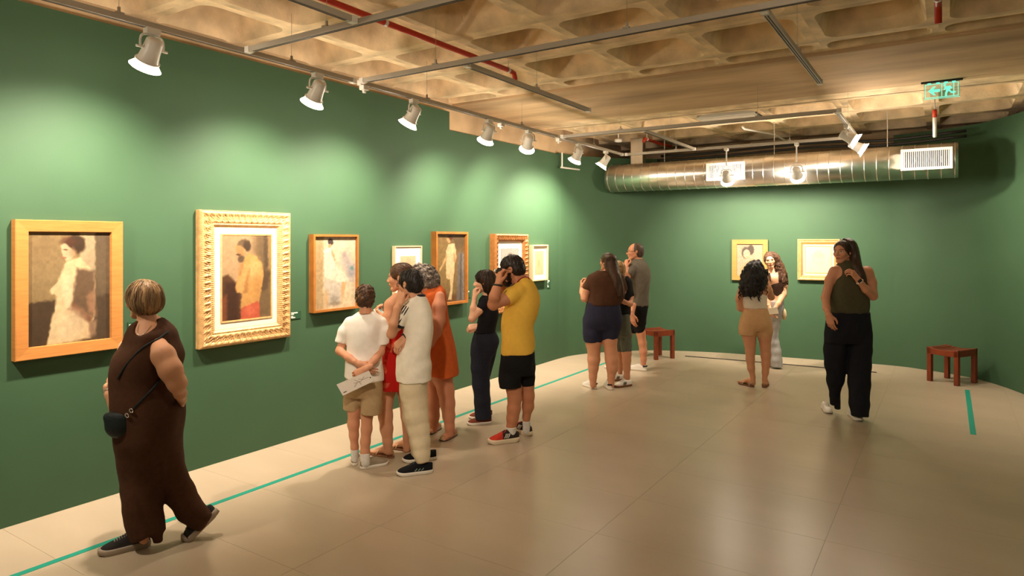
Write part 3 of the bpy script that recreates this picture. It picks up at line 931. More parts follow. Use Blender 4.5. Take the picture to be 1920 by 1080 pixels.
# far wall pictures (faces of the wall run almost along x; the local +x of a frame looks into the room)
def hang_back(x0, x1, z0, z1, label):
    def wy(x):
        b = min(curve_back, key=lambda p: abs(p[0] - x) + (5 if p[1] < 9.3 else 0))
        return b[1]
    xm = (x0 + x1) / 2
    pts = sorted([p for p in curve_back if p[1] > 9.8], key=lambda p: p[0])
    X = [p[0] for p in pts]; Y = [p[1] for p in pts]
    y0, y1 = np.interp(x0, X, Y), np.interp(x1, X, Y)
    a = math.atan2(y1 - y0, x1 - x0)
    return framed((xm, (y0 + y1) / 2 - 0.004, (z0 + z1) / 2), a - PI / 2, label), x1 - x0, z1 - z0
e, w, h = hang_back(-2.69, -2.19, 1.105, 1.705, 'portrait of a dark-haired woman in a plain oak frame on the far wall')
rails(e, w, h, [(0, 0.0), (0, 0.045), (0.066, 0.042), (0.070, 0.022)], M_OAK)
p = Paint(80, 100, (206, 184, 152), (200, 240, 630, 760), 81)
p.ell(380, 300, 100, 70, (178, 160, 134), 1.2, .8)
p.poly([(250, 760), (270, 620), (360, 540), (470, 480), (560, 510), (630, 580), (630, 760)], (222, 176, 124), 14)
p.ell(350, 380, 70, 100, (104, 90, 76), .3).ell(435, 330, 52, 82, (98, 84, 72), .3)
p.ell(362, 400, 56, 74, (238, 208, 160), .3).ell(340, 395, 14, 5, (140, 104, 78), 1).ell(388, 380, 12, 5, (140, 104, 78), 1).ell(374, 445, 14, 6, (196, 124, 96), 1)
canvas(p.mottle(0.12), w - 0.14, h - 0.14, e, 0.022)
e, w, h = hang_back(-1.795, -1.25, 1.13, 1.712, 'pale picture in nested gold and white mouldings on the far wall')
rails(e, w, h, [(0, 0.0), (0, 0.055), (0.012, 0.062), (0.03, 0.050), (0.045, 0.050), (0.05, 0.036)], M_GOLD)
rails(e, w - 0.10, h - 0.10, [(0, 0.03), (0, 0.045), (0.022, 0.038), (0.024, 0.026)], M_OAK, name='inner_moulding')
sheet(e, w - 0.145, h - 0.145, 0.030, M_MAT, 'passepartout')
rails(e, w - 0.185, h - 0.185, [(0, 0.03), (0, 0.034), (0.016, 0.033), (0.016, 0.027)], M_TAN, name='tan_slip')
p = Paint(60, 70, (246, 234, 206), (0, 0, 100, 120), 91)
p.ell(50, 52, 22, 32, (226, 204, 164), .35, .7).ell(50, 54, 19, 29, (246, 232, 202), .4, .9).ell(50, 40, 16, 12, (224, 204, 168), 1, .5)
canvas(p.mottle(0.04), w - 0.215, h - 0.215, e, 0.032)

# caption plates
M_PLATE = mat('green_caption_plate', rgb(38, 74, 50), 0.5)
M_PRINT = mat('white_print', rgb(206, 210, 200), 0.6)
def plate(y, z, w, h, label):
    e = empty('caption_plate', (X0, y, z))
    MB().box((0, -w / 2, -h / 2), (0.006, w / 2, h / 2)).build('plate', M_PLATE, e)
    for k, (l, zz, t) in enumerate(((0.7, 0.30, 0.08), (0.3, 0.12, 0.06), (0.22, -0.14, 0.06), (0.42, -0.30, 0.07))):
        MB().box((0.006, -w * 0.44, h * (zz - t)), (0.0065, -w * 0.44 + w * l * 0.9, h * (zz + t))).build('print_line', M_PRINT, e)
    tag(e, label, 'caption plate', 'caption plates')
plate(3.745, 1.06, 0.11, 0.066, 'small green caption plate right of the carved gold frame')
plate(2.42, 1.085, 0.13, 0.11, 'small caption plate behind the person in brown, right of the oak frame')
plate(6.19, 1.075, 0.10, 0.09, 'small caption plate right of the tall standing figure painting')
plate(8.06, 1.09, 0.09, 0.13, 'small caption plate right of the last cream-framed sketch')
# ================================================================== PEOPLE: distance-field modelling
def smin(a, b, k):
    h = np.clip(0.5 + 0.5 * (b - a) / k, 0, 1)
    return b * (1 - h) + a * h - k * h * (1 - h)

class Cone:
    def __init__(s, a, ra, b, rb, cap0=False, cap1=False, clip=None):
        s.clip = clip
        s.a, s.b, s.ra, s.rb = np.asarray(a, np.float32), np.asarray(b, np.float32), ra, rb
        s.cap0, s.cap1 = cap0, cap1
        r = max(ra, rb)
        s.lo, s.hi = np.minimum(s.a, s.b) - r, np.maximum(s.a, s.b) + r
    def d(s, X, Y, Z):
        ab = s.b - s.a
        L2 = float(ab @ ab) + 1e-9
        px, py, pz = X - s.a[0], Y - s.a[1], Z - s.a[2]
        t0 = (px * ab[0] + py * ab[1] + pz * ab[2]) / L2
        t = np.clip(t0, 0, 1)
        d = np.sqrt((px - t * ab[0]) ** 2 + (py - t * ab[1]) ** 2 + (pz - t * ab[2]) ** 2) - (s.ra + t * (s.rb - s.ra))
        L = math.sqrt(L2)
        if s.clip is not None:
            q, nn = s.clip
            d = np.maximum(d, (X - q[0]) * nn[0] + (Y - q[1]) * nn[1] + (Z - q[2]) * nn[2])
        if s.cap1: d = np.maximum(d, (t0 - 1) * L)
        if s.cap0: d = np.maximum(d, -t0 * L)
        return d

class Ell:
    def __init__(s, c, r, R=None):
        s.c, s.r = np.asarray(c, np.float32), np.asarray(r, np.float32)
        s.R = None if R is None else np.asarray(R, np.float32)
        m = float(s.r.max()) if R is not None else s.r
        s.lo, s.hi = s.c - m, s.c + m
    def d(s, X, Y, Z):
        x, y, z = X - s.c[0], Y - s.c[1], Z - s.c[2]
        if s.R is not None:
            R = s.R
            x, y, z = x * R[0, 0] + y * R[1, 0] + z * R[2, 0], x * R[0, 1] + y * R[1, 1] + z * R[2, 1], x * R[0, 2] + y * R[1, 2] + z * R[2, 2]
        k0 = np.sqrt((x / s.r[0]) ** 2 + (y / s.r[1]) ** 2 + (z / s.r[2]) ** 2)
        k1 = np.sqrt((x / s.r[0] ** 2) ** 2 + (y / s.r[1] ** 2) ** 2 + (z / s.r[2] ** 2) ** 2) + 1e-6
        return k0 * (k0 - 1) / k1

def hermite(t, tk, vk):
    tk, vk = np.asarray(tk, float), np.asarray(vk, float)
    m = np.gradient(vk, tk) if len(tk) > 2 else np.full(len(tk), (vk[-1] - vk[0]) / (tk[-1] - tk[0]))
    i = np.clip(np.searchsorted(tk, t) - 1, 0, len(tk) - 2)
    h = tk[i + 1] - tk[i]
    s = np.clip((t - tk[i]) / h, 0, 1)
    return ((2 * s ** 3 - 3 * s ** 2 + 1) * vk[i] + (s ** 3 - 2 * s ** 2 + s) * h * m[i] + (-2 * s ** 3 + 3 * s ** 2) * vk[i + 1] + (s ** 3 - s ** 2) * h * m[i + 1])

class Loft:
    """vertical stack of ellipses: rows of (z, cx, cy, a, b); off grows or shrinks it"""
    def __init__(s, rows, off=0.0, ex=2.3, ext=0.0):
        s.rows = sorted(rows)
        s.off, s.ex, s.ext = off, ex, ext
        R = np.array(s.rows)
        a = R[:, 3:5].max() + abs(off)
        s.lo = np.array([(R[:, 1] - R[:, 3]).min() - abs(off) - .01, (R[:, 2] - R[:, 4]).min() - abs(off) - .01, R[0, 0] - ext], np.float32)
        s.hi = np.array([(R[:, 1] + R[:, 3]).max() + abs(off) + .01, (R[:, 2] + R[:, 4]).max() + abs(off) + .01, R[-1, 0] + ext], np.float32)
    def d(s, X, Y, Z):
        R = np.array(s.rows)
        z = Z[0, 0, :].astype(float)
        zc = np.clip(z, R[0, 0], R[-1, 0])
        cx, cy, a, b = [hermite(zc, R[:, 0], R[:, k]).astype(np.float32)[None, None, :] for k in (1, 2, 3, 4)]
        a, b = np.maximum(a, 0.004), np.maximum(b, 0.004)
        e = s.ex
        q = (np.abs((X - cx) / a) ** e + np.abs((Y - cy) / b) ** e) ** (1 / e)
        mn = np.minimum(a, b)
        d = (q - 1) * mn - s.off
        cap = np.maximum(Z - (R[-1, 0] + s.ext), (R[0, 0] - s.ext) - Z)
        return np.maximum(d, cap)

class Half:
    """keep the side the normal points away from"""
    def __init__(s, p, n):
        s.p, s.n = np.asarray(p, np.float32), np.asarray(n, np.float32) / np.linalg.norm(n)
    def d(s, X, Y, Z):
        return (X - s.p[0]) * s.n[0] + (Y - s.p[1]) * s.n[1] + (Z - s.p[2]) * s.n[2]

def field_mesh(prims, vox, disp=None):
    """prims: [(prim, k, op)] with op add / sub / cut -> vertices, quads"""
    adds = [p for p, k, op in prims if op == 'add']
    lo = np.min([p.lo for p in adds], 0) - 3 * vox
    hi = np.max([p.hi for p in adds], 0) + 3 * vox
    n = np.ceil((hi - lo) / vox).astype(int) + 1
    ax = [(lo[i] + vox * np.arange(n[i])).astype(np.float32) for i in range(3)]
    f = np.full(n, 0.5, np.float32)
    for p, k, op in prims:
        if op == 'add' or op == 'sub':
            pad = 2.5 * vox + max(k, 0) * 1.2
            i0 = [int(np.clip(np.floor((p.lo[i] - pad - lo[i]) / vox), 0, n[i])) for i in range(3)]
            i1 = [int(np.clip(np.ceil((p.hi[i] + pad - lo[i]) / vox) + 1, 0, n[i])) for i in range(3)]
            sl = tuple(slice(a, b) for a, b in zip(i0, i1))
            if any(b <= a for a, b in zip(i0, i1)): continue
            X = ax[0][sl[0]][:, None, None]; Y = ax[1][sl[1]][None, :, None]; Z = ax[2][sl[2]][None, None, :]
            d = p.d(X, Y, Z).astype(np.float32)
            if op == 'add':
                f[sl] = smin(f[sl], d, k) if k > 0 else np.minimum(f[sl], d)
            else:
                f[sl] = -smin(-f[sl], d, k) if k > 0 else np.maximum(f[sl], -d)
        else:
            X = ax[0][:, None, None]; Y = ax[1][None, :, None]; Z = ax[2][None, None, :]
            f = np.maximum(f, p.d(X, Y, Z)).astype(np.float32)
    if disp is not None:
        f = f + disp(ax[0][:, None, None], ax[1][None, :, None], ax[2][None, None, :]).astype(np.float32)
    return surface_nets(f, lo, vox)

def surface_nets(f, lo, vox):
    s = f < 0
    c = s[:-1, :-1, :-1].astype(np.int8)
    tot = np.zeros(c.shape, np.int8)
    for dx in (0, 1):
        for dy in (0, 1):
            for dz in (0, 1):
                tot += s[dx:dx + c.shape[0], dy:dy + c.shape[1], dz:dz + c.shape[2]]
    act = (tot > 0) & (tot < 8)
    idx = np.argwhere(act)
    vid = np.full(c.shape, -1, np.int32)
    vid[act] = np.arange(len(idx))
    P = np.zeros((len(idx), 3)); cnt = np.zeros(len(idx))
    corners = [(dx, dy, dz) for dx in (0, 1) for dy in (0, 1) for dz in (0, 1)]
    val = {q: f[idx[:, 0] + q[0], idx[:, 1] + q[1], idx[:, 2] + q[2]].astype(float) for q in corners}
    for q in corners:
        for a in range(3):
            if q[a] == 0:
                r = list(q); r[a] = 1; r = tuple(r)
                v0, v1 = val[q], val[r]
                x = (v0 < 0) != (v1 < 0)
                t = np.where(x, v0 / (v0 - v1 + 1e-12), 0)
                for k in range(3):
                    P[:, k] += np.where(x, q[k] + (t if k == a else 0), 0)
                cnt += x
    P = (P / cnt[:, None] + idx) * vox + lo
    quads = []
    for a in range(3):
        b, c2 = (a + 1) % 3, (a + 2) % 3
        sl0 = [slice(None)] * 3; sl1 = [slice(None)] * 3
        sl0[a] = slice(0, -1); sl1[a] = slice(1, None)
        s0, s1 = s[tuple(sl0)], s[tuple(sl1)]
        e = np.argwhere(s0 != s1)
        ok = (e[:, b] > 0) & (e[:, c2] > 0) & (e[:, b] < f.shape[b] - 1) & (e[:, c2] < f.shape[c2] - 1)
        e = e[ok]
        ins = s0[e[:, 0], e[:, 1], e[:, 2]]
        def cell(db, dc):
            q = e.copy(); q[:, b] -= db; q[:, c2] -= dc
            return vid[q[:, 0], q[:, 1], q[:, 2]]
        v = np.stack([cell(1, 1), cell(0, 1), cell(0, 0), cell(1, 0)], -1)
        v[~ins] = v[~ins][:, ::-1]
        quads.append(v)
    Q = np.concatenate(quads) if quads else np.zeros((0, 4), int)
    Q = Q[(Q >= 0).all(1)]
    return P, Q

def relax(P, Q, it=2, lam=0.5):
    for _ in range(it):
        acc = np.zeros_like(P); n = np.zeros(len(P))
        for a in range(4):
            i, j = Q[:, a], Q[:, (a + 1) % 4]
            np.add.at(acc, i, P[j]); np.add.at(n, i, 1)
            np.add.at(acc, j, P[i]); np.add.at(n, j, 1)
        P = P + lam * (acc / np.maximum(n, 1)[:, None] - P)
    return P

# ------------------------------------------------------------------ canonical head (x: own left-right, y: face forward, z: up; chin -0.112, crown +0.112)
def head_prims(male=False):
    j = 1.07 if male else 1.0
    A = lambda p, k=0.02: (p, k, 'add')
    S = lambda p, k=0.008: (p, k, 'sub')
    L = [A(Ell((0, -0.014, 0.032), (0.073, 0.094, 0.079))),
         A(Ell((0, 0.030, 0.000), (0.062 * j, 0.062, 0.078)), 0.02),
         A(Cone((0, 0.030, -0.03), 0.056 * j, (0, 0.052, -0.078), 0.030 * j), 0.025),
         A(Ell((0, 0.070, -0.092), (0.022 * j, 0.017, 0.018)), 0.02),
         A(Cone((0.048 * j, -0.005, -0.045), 0.018, (0.020, 0.060, -0.092), 0.014), 0.02),
         A(Cone((-0.048 * j, -0.005, -0.045), 0.018, (-0.020, 0.060, -0.092), 0.014), 0.02)]
    for s in (1, -1):
        L += [A(Ell((s * 0.036, 0.062, -0.020), (0.026, 0.022, 0.022)), 0.016),
              A(Ell((s * 0.028, 0.081, 0.026), (0.026, 0.010, 0.008)), 0.012)]
    for s in (1, -1):
        L += [S(Ell((s * 0.031, 0.097, 0.008), (0.018, 0.013, 0.012)), 0.012)]
    for s in (1, -1):
        L += [A(Ell((s * 0.031, 0.073, 0.007), (0.0145, 0.0125, 0.0105)), 0.003)]
    L += [A(Cone((0, 0.086, 0.016), 0.008, (0, 0.108, -0.022), 0.0105), 0.010),
          A(Ell((0.012, 0.096, -0.027), (0.009, 0.011, 0.008)), 0.006), A(Ell((-0.012, 0.096, -0.027), (0.009, 0.011, 0.008)), 0.006),
          A(Ell((0, 0.082, -0.052), (0.030, 0.014, 0.018)), 0.012),
          A(Ell((0, 0.0945, -0.0505), (0.022, 0.0075, 0.0055)), 0.004), A(Ell((0, 0.0930, -0.0600), (0.019, 0.008, 0.0062)), 0.004)]
    for s in (1, -1):
        t = 0.3
        R = np.array([[1, 0, 0], [0, math.cos(t), -math.sin(t)], [0, math.sin(t), math.cos(t)]])
        L += [A(Ell((s * 0.0745, -0.012, 0.000), (0.0075, 0.0175, 0.030), R), 0.006), S(Ell((s * 0.084, -0.008, 0.002), (0.006, 0.010, 0.019), R), 0.004)]
    L += [A(Cone((0, -0.022, -0.02), 0.050 * j, (0, -0.030, -0.15), 0.050 * j), 0.018)]
    return L

HEADS = {}
def head_mesh(male, fine):
    key = (male, fine)
    if key not in HEADS:
        P, Q = field_mesh(head_prims(male) + [(Half((0, 0, -0.140), (0, 0, -1)), 0, 'cut')], 0.0034 if fine else 0.0052)
        HEADS[key] = (P, Q)
    return HEADS[key]

def face_colors(P, skin, hair, lips, brow=0.85, lid=None):
    x, y, z = P[:, 0], P[:, 1], P[:, 2]
    C = np.ones((len(P), 3)) * np.array(skin)
    def put(m, col):
        nonlocal C
        m = np.clip(m, 0, 1)[:, None]
        C = C * (1 - m) + np.array(col) * m
    f = (y > 0.045)
    # blush of the cheeks, darker brow and lips, eyes
    put(0.22 * f * np.clip(1 - np.hypot((np.abs(x) - 0.040) / 0.024, (z + 0.025) / 0.022), 0, 1) * 2, np.array(skin) * np.array([1.05, 0.78, 0.74]))
    put(f * np.clip(1.4 - np.hypot(x / 0.022, (z + 0.0555) / 0.0095) * 1.2, 0, 1) * (y > 0.07), lips)
    put(f * np.clip((0.0016 - np.abs(z + 0.0555)) * 900, 0, 1) * (np.abs(x) < 0.02), np.array(lips) * 0.45)
    ex = np.abs(x) - 0.031
    bz = z - (0.030 + 0.10 * ex - 3.0 * ex * ex)
    put(brow * f * np.clip(1.5 - np.hypot(ex / 0.020, bz / 0.0042), 0, 1), hair)
    eye = f * np.clip((1.0 - np.hypot(ex / 0.0150, (z - 0.007) / 0.0068)) * 6, 0, 1)
    put(eye, (0.62, 0.55, 0.48))
    put(eye * np.clip((1.0 - np.hypot(ex / 0.0068, (z - 0.0075) / 0.0068)) * 6, 0, 1), (0.035, 0.02, 0.012))
    put(f * np.clip(1.3 - np.hypot(ex / 0.0165, (z - 0.0145) / 0.0022), 0, 1), (0.03, 0.018, 0.012))
    put(f * 0.8 * np.clip(1.2 - np.hypot((np.abs(x) - 0.008) / 0.004, (z + 0.034) / 0.003), 0, 1), np.array(skin) * 0.35)
    return C

# ------------------------------------------------------------------ canonical hand (x: fingers, y: thumb side, z: back of the hand)
HANDS = {}
def hand_mesh(pose, fine=True):
    key = (pose, fine)
    if key in HANDS:
        return HANDS[key]
    c1, c2, c3, th, spread = {'relax': (18, 24, 14, 0.35, 1.0), 'fist': (66, 82, 55, 0.9, 0.85), 'hold': (42, 48, 28, 0.8, 0.95), 'flat': (6, 8, 5, 0.25, 1.1), 'pinch': (50, 30, 18, 0.75, 0.9)}[pose]
    L = []
    base = [(0.088, 0.028, 0.0), (0.092, 0.0095, 0.002), (0.088, -0.009, 0.001), (0.080, -0.027, -0.002)]
    lens = [(0.042, 0.025, 0.020), (0.046, 0.029, 0.021), (0.042, 0.027, 0.020), (0.033, 0.020, 0.018)]
    rad = [0.0088, 0.0092, 0.0088, 0.0076]
    for b, r in zip(base, rad):
        L.append((Cone((0.0, b[1] * 0.55, 0), 0.0185, b, r + 0.0035), 0.014, 'add'))
    L.append((Ell((0.045, 0.0, -0.004), (0.045, 0.034, 0.0125)), 0.012, 'add'))
    L.append((Cone((-0.045, 0, 0), 0.0245, (0.005, 0, 0), 0.0225), 0.014, 'add'))
    for i, (b, ln, r) in enumerate(zip(base, lens, rad)):
        ang = 0.0
        p = np.array(b)
        yaw = math.radians((1.5 - i) * 3.0 * spread)
        for q, (l, c) in enumerate(zip(ln, (c1 + i * 2, c2 + i * 2, c3))):
            ang += math.radians(c)
            dvec = np.array([math.cos(ang) * math.cos(yaw), math.cos(ang) * math.sin(yaw), -math.sin(ang)])
            p2 = p + dvec * l
            L.append((Cone(p, r * (1 - 0.08 * q), p2, r * (1 - 0.08 * (q + 1))), 0.0035, 'add'))
            p = p2
    t0 = np.array([0.022, 0.024, -0.006])
    t1 = t0 + np.array([0.030, 0.026 * (1.2 - th * 0.6), -0.006 - 0.016 * th])
    t2 = t1 + np.array([0.028, 0.012 * (1 - 1.6 * th), -0.006 - 0.014 * th])
    t3 = t2 + np.array([0.022, 0.004 - 0.022 * th, -0.004 - 0.006 * th])
    L += [(Cone(t0, 0.0155, t1, 0.0115), 0.010, 'add'), (Cone(t1, 0.0112, t2, 0.0098), 0.004, 'add'), (Cone(t2, 0.0098, t3, 0.0080), 0.004, 'add')]
    HANDS[key] = field_mesh(L, 0.0030 if fine else 0.0048)
    return HANDS[key]

# ------------------------------------------------------------------ canonical shoe (x: heel 0 -> toe 1, in metres for length 0.27; z up)
def outline(n=44, grow=0.0):
    pts = []
    def hw(t):
        return np.interp(t, [0, 0.03, 0.10, 0.25, 0.45, 0.62, 0.74, 0.86, 0.94, 0.98, 1.0], [0.0, 0.018, 0.030, 0.034, 0.034, 0.041, 0.045, 0.041, 0.029, 0.016, 0.0])
    ts = 0.5 - 0.5 * np.cos(np.linspace(0, PI, n // 2 + 1))
    for t in ts: pts.append((t, hw(t)))
    for t in ts[::-1][1:-1]: pts.append((t, -hw(t)))
    return pts
def shoe_parts(kind):
    """-> {part: (verts, faces, mat)}"""
    L = 0.27
    out = {}
    ol = outline()
    n = len(ol)
    hs = {'runner': 0.036, 'flat': 0.012, 'sandal': 0.014}.get(kind, 0.026)
    v, f = [], []
    lev = [(0.0, 0.94), (0.004, 1.02), (hs * 0.8, 1.03), (hs, 0.97)]
    for z, g in lev:
        for t, w in ol:
            zz = z + (0.012 * max(0, (t - 0.8) / 0.2) ** 2 if z < 0.003 else 0.012 * max(0, (t - 0.8) / 0.2) ** 2 * 0.6)
            if kind == 'runner': zz += (0.008 * max(0, (0.12 - t) / 0.12) if z < 0.003 else 0) + (hs * 0.25 * max(0, 0.5 - t) if z > 0.01 else 0)
            v.append((0.5 * L + (t - 0.5) * L * (1 + (g - 1) * 0.4), w * g, zz))
    for q in range(len(lev) - 1):
        for k in range(n):
            f.append((q * n + k, q * n + (k + 1) % n, (q + 1) * n + (k + 1) % n, (q + 1) * n + k))
    f.append(tuple(range(n - 1, -1, -1))); f.append(tuple(range(3 * n, 4 * n)))
    out['sole'] = (np.array(v), f)
    if kind != 'sandal':
        ht = {'runner': [0.062, 0.070, 0.078, 0.082, 0.094, 0.080, 0.062, 0.048, 0.036, 0.018],
              'flat': [0.056, 0.054, 0.046, 0.038, 0.034, 0.036, 0.040, 0.042, 0.036, 0.018],
              }.get(kind, [0.064, 0.068, 0.066, 0.068, 0.086, 0.074, 0.058, 0.046, 0.036, 0.018])
        tt = [0.015, 0.05, 0.16, 0.30, 0.42, 0.55, 0.68, 0.82, 0.93, 0.985]
        v, f = [], []
        m = 15
        hwf = lambda t: float(np.interp(t, [a for a, _ in ol[:n // 2 + 1]], [b for _, b in ol[:n // 2 + 1]]))
        ts = np.concatenate([np.linspace(0.015, 0.1, 4), np.linspace(0.16, 0.9, 14), [0.95, 0.985]])
        for t in ts:
            w = max(hwf(t), 0.006) * 0.985
            h = float(np.interp(t, tt, ht)) + hs * 0.3
            top = np.interp(t, [0.1, 0.3, 0.45, 0.7], [0.78, 0.74, 0.70, 0.85])
            for k in range(m):
                a = PI * k / (m - 1)
                cx = math.cos(a); sx = math.sin(a)
                e = 0.62
                yy = w * math.copysign(abs(cx) ** e, cx) * (1 - (1 - top) * sx)
                zz = hs * 0.6 + (h - hs * 0.6) * abs(sx) ** 0.7
                v.append((t * L, yy, zz))
        for i in range(len(ts) - 1):
            for k in range(m - 1):
                f.append((i * m + k, (i + 1) * m + k, (i + 1) * m + k + 1, i * m + k + 1))
        f.append(tuple(range(m))); f.append(tuple(range((len(ts) - 1) * m, len(ts) * m))[::-1])
        out['upper'] = (np.array(v), f)
    if kind in ('runner', 'sneaker'):
        mb = MB()
        for k in range(5):
            x = (0.50 + 0.045 * k) * L
            z = float(np.interp(0.50 + 0.045 * k, [0.42, 0.55, 0.68, 0.82], [0.086, 0.075, 0.060, 0.047])) + hs * 0.3 + 0.002
            mb.tube([(x, -0.020, z - 0.006), (x + 0.004, 0, z + 0.001), (x, 0.020, z - 0.006)], 0.0035, 5)
        mb.tube([(0.47 * L, -0.018, 0.094), (0.44 * L, 0.0, 0.100), (0.47 * L, 0.018, 0.094)], 0.004, 5)
        out['laces'] = (np.array(mb.v), mb.f)
    if kind == 'sandal':
        mb = MB()
        for x, h in ((0.60 * L, 0.052), (0.70 * L, 0.046)):
            mb.tube([(x + 0.01, -0.041, 0.014), (x, -0.03, h * 0.8), (x - 0.004, 0, h), (x, 0.03, h * 0.8), (x + 0.01, 0.041, 0.014)], 0.006, 6)
        mb.tube([(0.22 * L, -0.032, 0.014), (0.16 * L, -0.034, 0.05), (0.02 * L, 0, 0.062), (0.16 * L, 0.034, 0.05), (0.22 * L, 0.032, 0.014)], 0.005, 6)
        out['straps'] = (np.array(mb.v), mb.f)
    return out

SKIN = {}
def skin_mat(i=0):
    return mat('skin', (1, 1, 1, 1), 0.52, attr='Col', spec=0.35, sub=0.0, bump=0.03, bscale=400)

def cloth_mat(name, col, noise=0.12, nscale=30, bump=0.12, bscale=260, rough=0.9, stretch=(1, 1, 1), sheen=0.0, col2=None):
    return mat(name, col, rough, noise=noise, nscale=nscale, bump=bump, bscale=bscale, spec=0.2, stretch=stretch, sheen=sheen, col2=col2)

def hair_mat(name, col, col2, rough=0.42, sc=26, stretch=(1, 1, 0.12), bump=0.5, bs=70):
    m = mat(name, col, rough, col2=col2, nscale=sc, stretch=stretch, bump=bump, bscale=bs, spec=0.35)
    return m

def rot_axes(yaw, pitch=0, roll=0):
    """columns: own right-left axis, forward, up in camera coordinates; yaw 0 looks at the camera, -90 to picture left, 180 away"""
    y = math.radians(yaw)
    f = np.array([math.sin(y), -math.cos(y), 0.0])
    u = np.array([0, 0, 1.0])
    p = math.radians(pitch)
    f, u = f * math.cos(p) - u * math.sin(p), u * math.cos(p) + f * math.sin(p)
    r = np.cross(f, u)
    q = math.radians(roll)
    r, u = r * math.cos(q) + u * math.sin(q), u * math.cos(q) - r * math.sin(q)
    return np.stack([r, f, u], -1)

def c2w(P):
    P = np.asarray(P, float)
    return np.stack([P[..., 0] * CA - P[..., 1] * SA, P[..., 0] * SA + P[..., 1] * CA, P[..., 2] + HC], -1)

